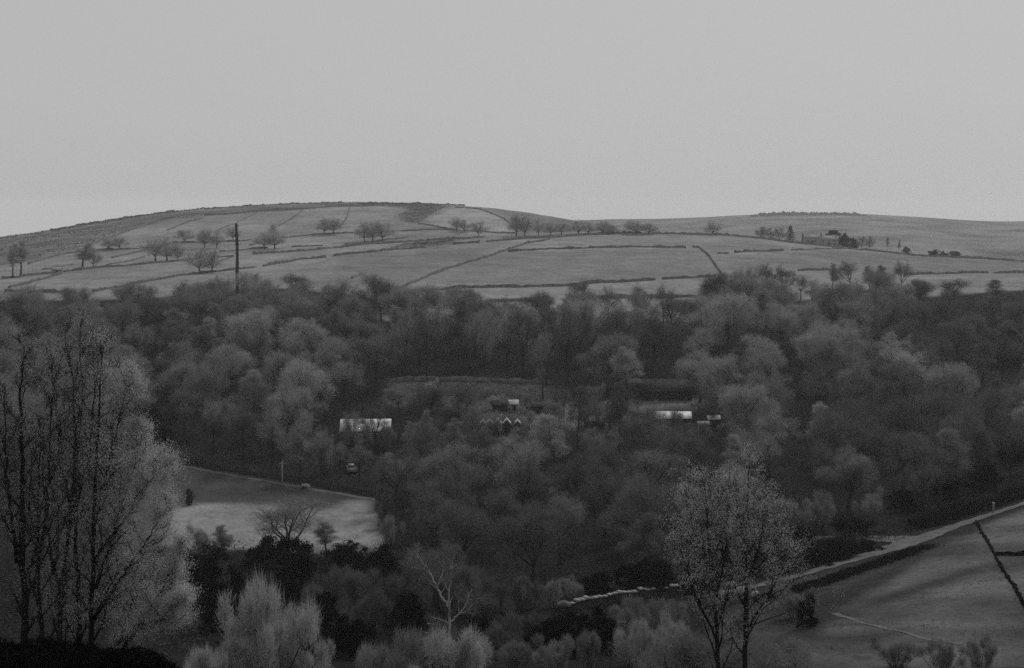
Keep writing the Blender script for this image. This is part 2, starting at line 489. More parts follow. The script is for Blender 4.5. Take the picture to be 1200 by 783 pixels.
def walk(p, d, L, nseg, wob, up, g):
    pts = [p]; d = unit(d)
    for _ in range(nseg):
        d = unit(d + g.normal(size=3) * wob + np.array([0, 0, up]))
        p = p + d * (L / nseg); pts.append(p)
    return np.array(pts)

class Tree:
    def __init__(s, seed):
        s.g = np.random.default_rng(seed)
        s.trunk = MB(); s.crown = MB(); s.leaf = MB()
        s.tS = []; s.tD = []; s.tL = []; s.tW = []
        s.ends = []
    def twigs(s, pts, n, Lr, wd, up, spread=1.0, sub=0):
        g = s.g
        k = g.integers(0, len(pts) - 1, n); t = g.random(n)[:, None]
        k = np.maximum(k, 0)
        A = pts[k] * (1 - t) + pts[k + 1] * t
        B = pts[k + 1] - pts[k]; B /= np.linalg.norm(B, axis=1)[:, None] + 1e-9
        Dv = B * 0.8 + g.normal(size=(n, 3)) * 0.62 * spread + np.array([0, 0, up]); Dv /= np.linalg.norm(Dv, axis=1)[:, None] + 1e-9
        L = g.uniform(Lr[0], Lr[1], n)
        s.tS.append(A); s.tD.append(Dv); s.tL.append(L); s.tW.append(np.full(n, wd))
        s.ends.append(A + Dv * (L * g.uniform(.35, 1.0, n))[:, None])
        for _ in range(sub):
            u = g.uniform(.25, .85, n)
            A2 = A + Dv * (L * u)[:, None]
            D2 = Dv + g.normal(size=(n, 3)) * 0.5 + np.array([0, 0, up * .7]); D2 /= np.linalg.norm(D2, axis=1)[:, None]
            L2 = L * g.uniform(.3, .6, n)
            s.tS.append(A2); s.tD.append(D2); s.tL.append(L2); s.tW.append(np.full(n, wd * .75))
            s.ends.append(A2 + D2 * (L2 * g.uniform(.4, 1.0, n))[:, None])
    def bake(s, name):
        if s.tS:
            Vv, t = twig_tris(np.vstack(s.tS), np.vstack(s.tD), np.concatenate(s.tL), np.concatenate(s.tW), s.g)
            s.crown.add(Vv, t=t)
        tm = s.trunk.mesh(name + '_trunk', True); cm = s.crown.mesh(name + '_crown')
        return tm, cm
    def leaves(s, name, n, size, bias=None):
        E = np.vstack(s.ends)
        if bias is not None:
            pr_ = bias(E); pr_ = pr_ / pr_.sum()
            i = s.g.choice(len(E), n, p=pr_)
        else:
            i = s.g.integers(0, len(E), n)
        nc = max(1, n // 14); i = np.concatenate([np.repeat(i[:nc], 10), i[nc:]])[:n]
        S = E[i] + s.g.normal(size=(n, 3)) * (size * 1.2 + np.where(np.arange(n) < nc * 10, .07, 0))[:, None]
        Dv = s.g.normal(size=(n, 3)); Dv /= np.linalg.norm(Dv, axis=1)[:, None]
        L = s.g.uniform(.7, 1.3, n) * size
        Vv, t = twig_tris(S, Dv, L, size * .8, s.g)
        return mesh_np(name, Vv, tris=t)

def lobe_twigs(T, c, rad, n, wd, Lf=(.30, .62), flat=.85, up=.25):
    """twigs filling a lobe of the crown, pointing outwards and up, thinner towards the inside"""
    g = T.g
    d = g.normal(size=(n, 3)); d[:, 2] = d[:, 2] * .9 + .25; d /= np.linalg.norm(d, axis=1)[:, None]
    rr = rad * g.random(n) ** .42 * (1 + .22 * np.sin(d[:, 0] * 4 + c[0] * 3) * np.cos(d[:, 1] * 5 + c[1] * 2 + d[:, 2] * 3))
    S = c + d * rr[:, None] * np.array([1, 1, flat])
    Dv = d * .85 + g.normal(size=(n, 3)) * .5 + np.array([0, 0, up]); Dv /= np.linalg.norm(Dv, axis=1)[:, None]
    L = g.uniform(Lf[0], Lf[1], n) * rad
    T.tS.append(S - Dv * L[:, None] * .6); T.tD.append(Dv); T.tL.append(L); T.tW.append(wd * g.uniform(.6, 1.3, n))
    T.ends.append(S)

def broad_tree(seed, H=15.0, fork=.33, nl=6, ang=(18, 62), limb=.46, nsub=6, ntot=8800, tww=.065, up=.05, r0=.30, leader=False, lean=.06, rl=.175, flat=.85, tk=1.0, skirt=0):
    T = Tree(seed); g = T.g
    top = H * (.84 if leader else fork)
    pts = walk(np.zeros(3), np.array([g.normal() * lean, g.normal() * lean, 1.0]), top, 8, .05, .10, g)
    pts = np.vstack([[0, 0, -.5], pts])
    rr = np.linspace(r0 * 1.15, r0 * (.12 if leader else .62), len(pts)); rr[0] *= 1.35
    T.trunk.tube(pts, rr, 7)
    starts = []
    if leader:
        for i in range(nl):
            t = fork * .8 + (1 - fork * .8) * (i + .5) / nl
            fi = t * (len(pts) - 2) + 1; j = min(int(fi), len(pts) - 2); u = fi - j
            p = pts[j] * (1 - u) + pts[j + 1] * u
            L = H * limb * (1.05 - .6 * max(0, (t - .35) / .65)) * g.uniform(.7, 1.1)
            a = R(g.uniform(*ang)); az = i * 2.4 + g.normal() * .4
            starts.append((p, np.array([math.sin(a) * math.cos(az), math.sin(a) * math.sin(az), math.cos(a)]), L, r0 * (.42 - .28 * t)))
        starts.append((pts[-1], np.array([0, 0, 1.]), H * .1, r0 * .1))
    else:
        for i in range(nl):
            a = R(ang[0] + (ang[1] - ang[0]) * ((i * .618) % 1.0) + g.normal() * 5); az = i * 2 * math.pi / nl + g.normal() * .35
            p = pts[-1] if i % 2 == 0 else pts[-2] * .6 + pts[-1] * .4
            L = H * limb * g.uniform(.85, 1.12) * (1.0 + .20 * math.cos(a))
            starts.append((p, np.array([math.sin(a) * math.cos(az), math.sin(a) * math.sin(az), math.cos(a)]), L, r0 * .5))
    lobes = []
    for p, d, L, r in starts:
        lp = walk(p, d, L, 7, .13, up, g)
        T.trunk.tube(lp, np.linspace(r * 1.15, r * .22, len(lp)), 5)
        R0 = H * rl * (g.uniform(.75, 1.2) if not leader else g.uniform(.6, 1.0) * (.6 + .6 * L / (H * limb)))
        lobes.append((lp[-1] - (lp[-1] - lp[-2]) * .4, R0))
        lobes.append((lp[4] + g.normal(size=3) * R0 * .4, R0 * .85))
        for k in range(nsub):
            t = .28 + .72 * (k + g.random()) / nsub
            fi = t * (len(lp) - 1); j = min(int(fi), len(lp) - 2); u = fi - j
            q = lp[j] * (1 - u) + lp[j + 1] * u; dd = unit(lp[j + 1] - lp[j])
            d2 = unit(dd * .7 + perp(dd, g) * g.uniform(.5, .95) + np.array([0, 0, .15]))
            L2 = L * .42 * g.uniform(.7, 1.2) * (1.15 - .45 * t)
            sp = walk(q, d2, L2, 5, .16, up, g)
            T.trunk.tube(sp, np.linspace(r * .42, r * .12, len(sp)), 4)
            if k % 2 == 0: lobes.append((sp[-1], R0 * g.uniform(.5, .8)))
            for m in range(3):
                j = g.integers(1, len(sp) - 1); dd3 = unit(sp[j + 1] - sp[j])
                s3 = walk(sp[j], unit(dd3 * .7 + perp(dd3, g) * .8 + np.array([0, 0, .12])), L2 * .5 * g.uniform(.7, 1.3), 4, .18, up, g)
                T.crown.tube(s3, np.linspace(r * .15, r * .06, len(s3)), 3)
    for i in range(skirt):
        az = i * 6.283 / skirt; lobes.append((np.array([math.cos(az), math.sin(az), 0]) * H * .24 + np.array([0, 0, H * g.uniform(.22, .42)]), H * rl * .9))
    wts = np.array([q[1] ** 2.3 for q in lobes]); wts /= wts.sum()
    for (c, R0), wq in zip(lobes, wts):
        lobe_twigs(T, c, R0, int(ntot * wq), tww, flat=flat)
    return T

def bush_tree(seed, H=4.0, W=4.5, nst=14, ntot=5200, tww=.03, up=.08):
    T = Tree(seed); g = T.g
    for i in range(nst):
        az = i * 2.4 + g.normal() * .3; a = R(g.uniform(5, 62))
        L = H * g.uniform(.55, .88) / max(.62, math.cos(a) ** .6) * .85
        p = np.array([math.cos(az), math.sin(az), 0]) * W * .06 + np.array([0, 0, -.2])
        lp = walk(p, np.array([math.sin(a) * math.cos(az), math.sin(a) * math.sin(az), math.cos(a)]), L, 6, .12, up, g)
        T.trunk.tube(lp, np.linspace(.05, .012, len(lp)) * H / 4, 4)
        for k in range(4):
            j = g.integers(1, len(lp) - 1); dd = unit(lp[j + 1] - lp[j])
            s3 = walk(lp[j], unit(dd + perp(dd, g) * .8), L * .35, 4, .2, up, g)
            T.crown.tube(s3, np.linspace(.02, .006, len(s3)) * H / 4, 3)
        lobe_twigs(T, lp[-1] - (lp[-1] - lp[-3]) * .3, H * g.uniform(.14, .24), ntot // nst, tww, Lf=(.4, .9), up=.4)
        if i % 2: lobe_twigs(T, lp[3], H * g.uniform(.14, .2), ntot // nst // 2, tww, Lf=(.4, .9), up=.4)
    return T

def leaf_cloud(seed, H, W, nclump, nleaf, size, base=.1):
    """evergreen bush: ragged clumps of leaves on several leaning stems of unequal height"""
    g = np.random.default_rng(seed)
    st = MB(); cr = MB()
    S = []
    ns = 6
    heads = []
    for i in range(ns):
        az = i * 6.283 / ns + g.normal() * .5; r_ = W * g.uniform(.05, .34)
        hh = H * g.uniform(.45, 1.0) * (1 - .35 * (r_ / (W * .5)) ** 2)
        heads.append((np.array([r_ * math.cos(az), r_ * math.sin(az)]), hh))
        st.tube(np.array([[0, 0, -.2], [r_ * .5 * math.cos(az), r_ * .5 * math.sin(az), hh * .4], [r_ * math.cos(az), r_ * math.sin(az), hh * .9]]), [.08, .06, .02], 5)
    for i in range(nclump):
        xy, hh = heads[i % ns]
        z = hh * g.uniform(base, .95); sp = W * .20 * (1.05 - .75 * (z / hh) ** 2)
        cpt = np.array([*(xy + g.normal(size=2) * sp * .7), z]); rad = H * g.uniform(.06, .15)
        k = nleaf // nclump
        dv = g.normal(size=(k, 3)); dv /= np.linalg.norm(dv, axis=1)[:, None]
        S.append(cpt + dv * (rad * g.random(k) ** .5 * g.uniform(.6, 1.5, k))[:, None] * np.array([1.3, 1.3, .75]))
    S = np.vstack(S); S[:, 2] = np.maximum(S[:, 2], .02)
    Dv = g.normal(size=S.shape); Dv /= np.linalg.norm(Dv, axis=1)[:, None]
    Vv, t = twig_tris(S, Dv, g.uniform(.7, 1.4, len(S)) * size, size * .75, g)
    cr.add(Vv, t=t)
    return st.mesh('stems', True), cr.mesh('foliage')

def conifer(seed, H=12, W=5):
    g = np.random.default_rng(seed)
    T = Tree(seed)
    T.trunk.tube(np.array([[0, 0, -.4], [0, 0, H * .5], [0, 0, H]]), [.2, .12, .02], 6)
    nb = 110
    for i in range(nb):
        z = H * (.06 + .93 * i / nb); L = W * .5 * (1 - z / H) ** .85 * g.uniform(.8, 1.1) + .15
        az = i * 2.4
        lp = walk(np.array([0, 0, z]), np.array([math.cos(az), math.sin(az), .12]), L, 4, .06, -.06, g)
        T.crown.tube(lp, np.linspace(.03, .01, 5), 3)
        T.twigs(lp, 70, (.2, .5), .10, -.05, 1.0, 0)
    return T

def feather_tree(seed, H=6.0, W=2.6, nb=80, ntw=60, tww=.026):
    T = Tree(seed); g = T.g
    pts = walk(np.zeros(3), np.array([0, 0, 1.]), H * .97, 9, .03, .08, g); pts = np.vstack([[0, 0, -.4], pts])
    T.trunk.tube(pts, np.linspace(.07, .008, len(pts)) * H / 6, 6)
    for i in range(nb):
        t = .08 + .9 * i / nb
        fi = t * (len(pts) - 2) + 1; j = min(int(fi), len(pts) - 2); u = fi - j
        p = pts[j] * (1 - u) + pts[j + 1] * u
        L = (W * .75) * (1 - t) ** .65 * g.uniform(.65, 1.1) + .25
        az = i * 2.4 + g.normal() * .3; a = R(g.uniform(32, 58))
        lp = walk(p, np.array([math.sin(a) * math.cos(az), math.sin(a) * math.sin(az), math.cos(a)]), L, 5, .09, .06, g)
        T.crown.tube(lp, np.linspace(.014, .003, len(lp)), 3)
        T.twigs(lp, ntw, (.18, .55), tww, .25, .8, 1)
    return T

# prototype meshes -------------------------------------------------------------
def measure(tm, cm):
    co = np.empty(len(cm.vertices) * 3, dtype=np.float32); cm.vertices.foreach_get('co', co); co = co.reshape(-1, 3)
    r = np.hypot(co[:, 0], co[:, 1])
    return float(np.percentile(co[:, 2], 99.7)), float(2 * np.percentile(r, 96))

PROTO = {}
def reg(kind, tm, cm, bark='bark'):
    tm.materials.append(M[bark]); cm.materials.append(M['twig_mid'])
    h, w_ = measure(tm, cm)
    PROTO.setdefault(kind, []).append((tm, cm, h, w_))
for i in range(7):
    T = broad_tree(100 + i, H=15, fork=.22 + .03 * (i % 3), nl=7 + i % 3, ang=(6, 76), limb=.42, rl=.165 + .012 * (i % 2))
    reg('round', *T.bake('round'))
for i in range(4):
    T = broad_tree(200 + i, H=17, fork=.40, nl=14, ang=(24, 52), limb=.22, nsub=4, leader=True, r0=.26, rl=.10, ntot=8500)
    reg('tall', *T.bake('tall'))
for i in range(4):
    T = broad_tree(300 + i, H=10, fork=.15, nl=8, ang=(12, 84), limb=.42, r0=.22, rl=.17, ntot=4200, tww=.06, skirt=6)
    reg('spread', *T.bake('spread'))
for i in range(5):
    T = broad_tree(350 + i, H=15, fork=.34 + .03 * (i % 2), nl=6, ang=(10, 58), limb=.44, nsub=7, ntot=4600, tww=.06, rl=.155, r0=.30)
    reg('open', *T.bake('open'))
for i in range(4):
    T = bush_tree(400 + i)
    reg('bush', *T.bake('bush'))
for i in range(3):
    T = feather_tree(500 + i)
    reg('feather', *T.bake('feather'))
for i in range(5):
    reg('evergreen', *leaf_cloud(600 + i, 4.0, 5.0, 80, 9000, .20))
for i in range(2):
    T = conifer(700 + i)
    reg('conifer', *T.bake('conifer'))

_pick = {}
def plant(kind, name, px, row, H, W, tone_, label, cat, group=None, var=None, pos=None, parts=('trunk', 'crown'), bark=None, sink=0.0):
    p = P(px, row) if pos is None else pos
    lst = PROTO[kind]
    if var is None:
        var = _pick.get(kind, -1) + 1
        while len(lst) > 1 and False: pass
        _pick[kind] = var
    tm, cm, h, w_ = lst[var % len(lst)]
    e = empty(name, (p[0], p[1], p[2] - sink), label, cat, group, rz=rng.random() * 6.283, scale=(W / w_, W / w_, H / h))
    a = link(parts[0], tm, None, e)
    b = link(parts[1], cm, None, e)
    b.material_slots[0].link = 'OBJECT'; b.material_slots[0].material = M[tone_]
    if bark:
        a.material_slots[0].link = 'OBJECT'; a.material_slots[0].material = M[bark]
    return e

def px_m(px_len, Y): return px_len / F * Y

# ------------------------------------------------------------------ dry stone walls on the far hill
def wall(pts, h, th, label, mat='stone', name='dry_stone_wall', step=2.2, group='dry stone walls dividing the hill pastures', cat='stone wall', jit=.14):
    W = np.array([P(*p) for p in pts])
    A = []
    for i in range(len(W) - 1):
        L = np.linalg.norm(W[i + 1][:2] - W[i][:2]); k = max(2, int(L / step))
        for j in range(k): A.append(W[i][:2] + (W[i + 1][:2] - W[i][:2]) * j / k)
    A.append(W[-1][:2]); A = np.array(A)
    if len(A) > 9:
        kk = np.ones(5) / 5
        B = np.column_stack([np.convolve(np.pad(A[:, a], 2, mode='edge'), kk, mode='valid') for a in (0, 1)])
        B[0] = A[0]; B[-1] = A[-1]; A = B
    A = A + rng.normal(size=A.shape) * .05
    T = np.gradient(A, axis=0); T /= np.linalg.norm(T, axis=1)[:, None] + 1e-9
    N = np.stack([-T[:, 1], T[:, 0]], 1)
    z = Zt(A[:, 0], A[:, 1]); nn = len(A)
    hh = h * (1 + rng.normal(size=nn) * jit + .12 * np.sin(np.arange(nn) * .23 + rng.random() * 6))
    hh = np.clip(hh, h * .45, h * 1.5)
    base = np.array([A.mean(0)[0], A.mean(0)[1], float(Zt(*A.mean(0))[0])])
    sect = [(-.5, -.6), (-.34, 1.0), (-.12, 1.12), (.12, 1.1), (.34, 1.0), (.5, -.6)]
    Vv = []
    for u, f in sect:
        zz = z + (hh * f * (1 + rng.normal(size=nn) * .04) if f > 0 else f)
        Vv.append(np.column_stack([A + N * (u * th * (1 + rng.normal(size=nn) * .1))[:, None], zz]))
    Vv = np.stack(Vv, 1) - base; m = len(sect)
    ii = np.arange(nn - 1)[:, None] * m + np.arange(m - 1)[None, :]
    q = np.stack([ii, ii + 1, ii + m + 1, ii + m], -1).reshape(-1, 4)
    t = [(0, k + 1, k) for k in range(1, m - 1)] + [((nn - 1) * m, (nn - 1) * m + k, (nn - 1) * m + k + 1) for k in range(1, m - 1)]
    me = mesh_np(name, Vv.reshape(-1, 3), tris=t, quads=q)
    o = link(name, me, M[mat], loc=base)
    return tag(o, label, cat, group, 'thing')

WALLS = [
 ([(2, 326.5), (25, 325)], 1.9, 'short dark wall at the hill\'s left end beside the narrow tree clump'),
 ([(27, 324), (45, 322), (61, 320.5)], 1.9, 'dark wall leading left from the pale field barn'),
 ([(10, 338), (40, 330), (71, 321.5)], 1.9, 'diagonal wall climbing from the wood to the pale field barn'),
 ([(74, 319.5), (123, 313.5), (174, 309.5), (222, 305)], 2.0, 'long dark wall running right from the pale field barn under the paired trees'),
 ([(49, 316.5), (70, 313), (86, 310.5)], 1.3, 'thin faint wall above the pale field barn'),
 ([(6, 341.5), (31, 343), (80, 343)], 2.4, 'dark wall along the wood edge below the pale field barn'),
 ([(108, 343), (140, 337), (174, 330), (200, 325.5), (226, 321.5), (257, 318.5), (278, 316), (300, 313.5)], 2.0, 'rising wall along the lower pasture edge passing behind the tall pole'),
 ([(33, 310), (49, 305), (78, 297), (106, 294), (143, 292.5), (172, 290.5), (200, 285.5)], 1.7, 'thin wall bounding the rough moor above the leftmost tree pairs'),
 ([(131, 302.5), (155, 297), (174, 292)], 1.4, 'short slanting wall left of the round topped field trees'),
 ([(125, 311), (155, 305.5), (170, 301)], 1.4, 'short low wall ending at the round topped field trees'),
 ([(106, 288), (131, 278), (164, 266), (184, 258), (204, 255.5)], 2.0, 'wall edging the dark moor high on the hill\'s left shoulder'),
 ([(196, 270), (217, 262), (239, 256)], 1.5, 'faint wall slanting up to the moor above the small round tree'),
 ([(239, 253), (286, 249.5), (314, 247), (363, 245), (384, 242.5), (439, 241.5)], 2.2, 'topmost wall along the hill crest under the rough moor'),
 ([(255, 270), (271, 264), (300, 250.5)], 1.3, 'faint diagonal wall climbing above the tall pole to the crest'),
 ([(327, 265), (343, 256), (355, 247)], 1.5, 'diagonal wall climbing to the crest right of the pale branched tree'),
 ([(398, 267), (406, 256), (410, 243)], 1.4, 'steep thin wall climbing to the crest right of the twin trees'),
 ([(331, 279), (363, 275.5), (384, 274.5), (425, 273), (460, 271.5), (502, 269.5), (533, 270), (584, 273.5), (604, 273.5)], 1.5, 'long thin upper wall passing under the pale steep field'),
 ([(202, 284.5), (237, 284.5), (278, 283.5), (296, 281)], 1.8, 'level wall behind the upper tree pair left of the tall pole'),
 ([(292, 287.5), (308, 285)], 1.4, 'tiny wall stub left of the pale branched tree'),
 ([(296, 298), (331, 296), (372, 293), (404, 290), (451, 285.5), (494, 283), (531, 280.5), (568, 278.5)], 2.2, 'thick dark wall starting right of the tall pole and crossing to the skyline trees'),
 ([(341, 290), (378, 288)], 1.4, 'short faint wall above the thick dark wall near the pale branched tree'),
 ([(202, 307), (220, 305), (253, 302), (274, 301)], 1.7, 'short wall left of the tall pole above the dense bushy tree'),
 ([(257, 295.5), (286, 293), (314, 291)], 1.7, 'wall crossing behind the middle of the tall pole'),
 ([(257, 307), (273, 302)], 1.4, 'short stub wall touching the tall pole from lower left'),
 ([(308, 312.5), (331, 308.5), (355, 304), (382, 302)], 2.3, 'bold dark wall right of the tall pole ending at a gateway gap'),
 ([(390, 300.5), (410, 298), (449, 294), (500, 290)], 2.2, 'bold dark wall beyond the gateway gap reaching the rough dark patch'),
 ([(412, 327), (425, 320.5)], 1.8, 'short isolated wall in the open pasture above the wood'),
 ([(404, 287), (440, 283), (478, 278.5)], 1.4, 'thin branch wall below the dense tree clump'),
 ([(490, 262.5), (514, 266.5), (533, 269.5)], 1.6, 'short wall on the lower edge of the pale steep field'),
 ([(533, 243.5), (560, 245), (590, 256), (604, 268)], 1.6, 'curving wall on the right edge of the pale steep field'),
 ([(455, 293), (474, 286.5), (500, 285), (531, 282.5)], 1.6, 'wall along the top of the rough dark patch'),
 ([(531, 287), (562, 284.5)], 2.3, 'short bold wall right of the rough dark patch'),
 ([(570, 283.5), (604, 281), (641, 279), (686, 275.5), (727, 274), (776, 274.5), (839, 275.5), (861, 276.5), (898, 280.5), (943, 286.5), (996, 292), (1039, 296), (1082, 300.5), (1140, 303), (1200, 307), (1260, 310)], 2.4, 'very long skyline wall running past the farmhouse to the right'),
 ([(465, 341), (486, 331), (514, 319.5), (563, 304), (590, 295), (614, 286.5), (645, 280)], 2.1, 'long diagonal wall climbing across the middle pastures'),
 ([(478, 342), (531, 338.5), (584, 337), (639, 336), (669, 335), (698, 332), (735, 330.5), (768, 328.5)], 2.1, 'long level wall along the bottom of the broad middle pasture'),
 ([(596, 295), (637, 292.5), (676, 292), (698, 290.5), (753, 290), (804, 290.5)], 2.1, 'wall along the top of the broad middle pasture'),
 ([(776, 327.5), (804, 326.5), (839, 324)], 2.3, 'bold short wall meeting the steep wall below the lone skyline tree'),
 ([(812, 290), (820, 290.5), (831, 301), (845, 321)], 1.9, 'steep wall dropping from below the lone skyline tree'),
 ([(669, 351), (743, 349.5), (794, 349), (839, 349), (882, 346.5)], 2.3, 'wall at the wood\'s upper edge behind the middle trunks'),
 ([(841, 297.5), (854, 297.5)], 1.6, 'tiny wall fragment right of the steep wall'),
 ([(861, 296.5), (898, 295), (918, 294)], 2.3, 'thick detached wall below the hazy trees near the farmhouse'),
 ([(927, 293.5), (955, 292.5), (992, 292)], 1.6, 'thin wall joining the skyline wall below the farmhouse'),
 ([(935, 317.5), (968, 317), (990, 317)], 2.0, 'wall behind the tall edge trees below the farmhouse'),
 ([(943, 344), (982, 343), (1045, 343)], 2.3, 'dark wall at the feet of the tall edge trees below the farmhouse'),
 ([(1062, 323), (1111, 321), (1158, 320.5)], 2.2, 'long wall in the right hand pasture left of its gateway gap'),
 ([(1165, 320.5), (1200, 320), (1260, 319)], 2.2, 'wall at the far right beyond the gateway gap'),
 ([(570, 354), (600, 353.5), (624, 353)], 2.0, 'short dark wall in the gap between the crowns below the middle pasture'),
]
for pts, h, lab in WALLS:
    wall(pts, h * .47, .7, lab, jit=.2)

# ------------------------------------------------------------------ trees standing in the hill fields and on the skyline
HILL = [  # px, base, top, width, kind, tone, label, group
 (15, 326, 287, 13, 'tall', 'twig_mid', 'narrow tall bare tree nearest the hill\'s left end', None),
 (24, 325, 284, 16, 'tall', 'twig_dark', 'darker thicker tree right of the narrow one at hill\'s left end', None),
 (97, 315, 286, 19, 'tall', 'twig_mid', 'taller of the paired bare trees above the long barn wall', None),
 (109, 314, 291, 15, 'round', 'twig_mid', 'shorter of the paired bare trees above the long barn wall', None),
 (127, 293, 278, 14, 'spread', 'twig_mid', 'left one of two small hazy trees on the moor wall', None),
 (140, 292, 279, 12, 'spread', 'twig_mid', 'right one of two small hazy trees on the moor wall', None),
 (182, 306, 280, 21, 'spread', 'twig_dark', 'left tree of the round topped trio on the long barn wall', None),
 (196, 306, 279, 24, 'spread', 'twig_dark', 'broadest middle tree of the round topped trio on the hill', None),
 (208, 306, 288, 14, 'spread', 'twig_mid', 'small right tree of the round topped trio on the hill', None),
 (216, 284, 270, 15, 'spread', 'twig_mid', 'small round tree alone under the moor left of tall pole', None),
 (240, 291, 269, 16, 'round', 'twig_dark', 'taller of two trees on the level wall left of tall pole', None),
 (254, 291, 271, 13, 'spread', 'twig_mid', 'shorter of two trees on the level wall left of tall pole', None),
 (234, 320, 291, 23, 'spread', 'twig_dark', 'dense bushy tree on the rising wall left of tall pole', None),
 (249, 320, 293, 16, 'spread', 'twig_mid', 'thinner tree right of the dense bushy one by the rising wall', None),
 (273, 282, 267, 14, 'spread', 'twig_mid', 'small round tree directly behind the tall pole', None),
 (310, 291.5, 273, 20, 'spread', 'twig_mid', 'low tree left of and below the pale branched tree', None),
 (322, 291.5, 272, 22, 'spread', 'twig_dark', 'dark round tree in front of the pale branched tree', None),
 (380, 274.5, 257, 13, 'spread', 'twig_mid', 'left twin of the small trees on the thin upper wall', None),
 (391, 274.5, 257, 15, 'spread', 'twig_mid', 'right twin of the small trees on the thin upper wall', None),
 (427, 283, 262, 17, 'spread', 'twig_mid', 'left tree of the dense clump mid hill', None),
 (437, 283, 260, 19, 'spread', 'twig_dark', 'tallest middle tree of the dense clump mid hill', None),
 (448, 283, 261, 18, 'spread', 'twig_dark', 'right tree of the dense clump mid hill', None),
 (535, 271, 256, 12, 'spread', 'twig_mid', 'first small tree below the pale steep field', None),
 (544, 272, 258, 12, 'spread', 'twig_mid', 'second small tree below the pale steep field, close beside the first', None),
 (561, 277, 260, 13, 'spread', 'twig_mid', 'separate round tree with bare stem right below the pale steep field', None),
 (605, 277, 252, 17, 'round', 'twig_dark', 'tallest dark tree where the curving wall meets the skyline trees', None),
 (615, 277, 255, 15, 'round', 'twig_mid', 'tree just right of the tallest dark skyline tree', None),
 (631, 276, 257, 13, 'spread', 'twig_mid', 'slim hazy tree on the skyline wall before the low bushes', None),
 (645, 276, 261, 15, 'spread', 'twig_mid', 'low hazy tree in the middle of the skyline wall row', None),
 (658, 275, 262, 13, 'spread', 'twig_mid', 'low hazy bushy tree left of the dark dome on skyline wall', None),
 (678, 275, 259, 19, 'spread', 'twig_dark', 'dark dome shaped tree on the skyline wall', None),
 (689, 275, 261, 15, 'spread', 'twig_dark', 'smaller tree leaning on the dark skyline dome', None),
 (707, 274.5, 260, 18, 'spread', 'twig_mid', 'pale hazy dome tree on the skyline wall', None),
 (718, 274.5, 264, 13, 'spread', 'twig_mid', 'low pale tree right of the hazy dome on skyline wall', None),
 (746, 275, 259, 23, 'spread', 'twig_dark', 'broad dark skyline tree above the broad middle pasture', None),
 (760, 275, 262, 18, 'spread', 'twig_dark', 'lower dark skyline tree right of the broad one', None),
 (835, 275.5, 260, 16, 'spread', 'twig_mid', 'lone small tree standing on the skyline wall', None),
]
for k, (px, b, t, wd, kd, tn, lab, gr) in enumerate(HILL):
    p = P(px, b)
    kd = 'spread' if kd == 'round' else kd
    plant(kd, 'field_tree', px, b, px_m(b - t, p[1]) * 1.06, px_m(wd, p[1]) * 1.8, 'twig_pale', lab, 'tree', 'bare trees in the walled hill fields', pos=p)  # pale twigs on all of them: part of the distance haze put into colour
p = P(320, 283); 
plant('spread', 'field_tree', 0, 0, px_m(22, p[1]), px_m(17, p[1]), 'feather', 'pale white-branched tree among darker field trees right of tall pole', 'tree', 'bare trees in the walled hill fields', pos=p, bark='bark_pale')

# farmstead just beyond the skyline wall
def behind(px, crest_row, dy):
    p = P(px, crest_row); y = p[1] + dy; x = p[0] * y / p[1]
    return np.array([x, y, float(Zt(x, y)[0])])
FT = [(892, 279, 26, 265, 17, 'spread', 'twig_mid', 'hazy round tree left of the farm conifer'),
      (903, 280, 26, 267, 15, 'spread', 'twig_mid', 'hazy low tree second left of the farm conifer'),
      (914, 281, 26, 266, 17, 'spread', 'twig_mid', 'hazy round tree touching the farm conifer'),
      (1010, 292, 26, 277, 12, 'spread', 'twig_mid', 'small round tree right of the farmhouse evergreens'),
      (1019, 293, 26, 276, 12, 'spread', 'twig_mid', 'darker small round tree right of the farmhouse evergreens'),
      (1040, 295, 26, 277, 4, 'tall', 'twig_mid', 'thin bare sapling right of farm on the skyline'),
      (1053, 296, 26, 281, 4, 'tall', 'twig_dark', 'second thin sapling right of farm beside dark bushes')]
for px, cr_, dy, top, wd, kd, tn, lab in FT:
    p = behind(px, cr_, dy)
    H = float(slope(top)) * p[1] - p[2]
    plant(kd, 'farm_tree', 0, 0, H, px_m(wd, p[1]), tn, lab, 'tree', 'trees about the skyline farmhouse', pos=p)
p = behind(926, 283, 22); plant('conifer', 'conifer', 0, 0, float(slope(264.5)) * p[1] - p[2], px_m(12, p[1]), 'leaf_black', 'dark pointed conifer left of the farmhouse', 'conifer', pos=p)
p = behind(940.5, 285, 22); plant('conifer', 'conifer', 0, 0, float(slope(273.5)) * p[1] - p[2], px_m(4, p[1]), 'leaf_dark', 'tiny dark conifer against the farm outbuilding', 'conifer', pos=p)
for px, cr_, top, wd, lab in ((979, 290, 270, 17, 'tall dark evergreen directly behind the farmhouse gable'), (990, 291, 273.5, 15, 'dark evergreen right of the farmhouse'), (1000, 292, 279, 12, 'low dark evergreen bush furthest right of the farmhouse')):
    p = behind(px, cr_, 48); plant('evergreen', 'evergreen_tree', 0, 0, float(slope(top)) * p[1] - p[2], px_m(wd, p[1]), 'leaf_black', lab, 'evergreen', 'evergreens by the farmhouse', pos=p, parts=('stem', 'foliage'))
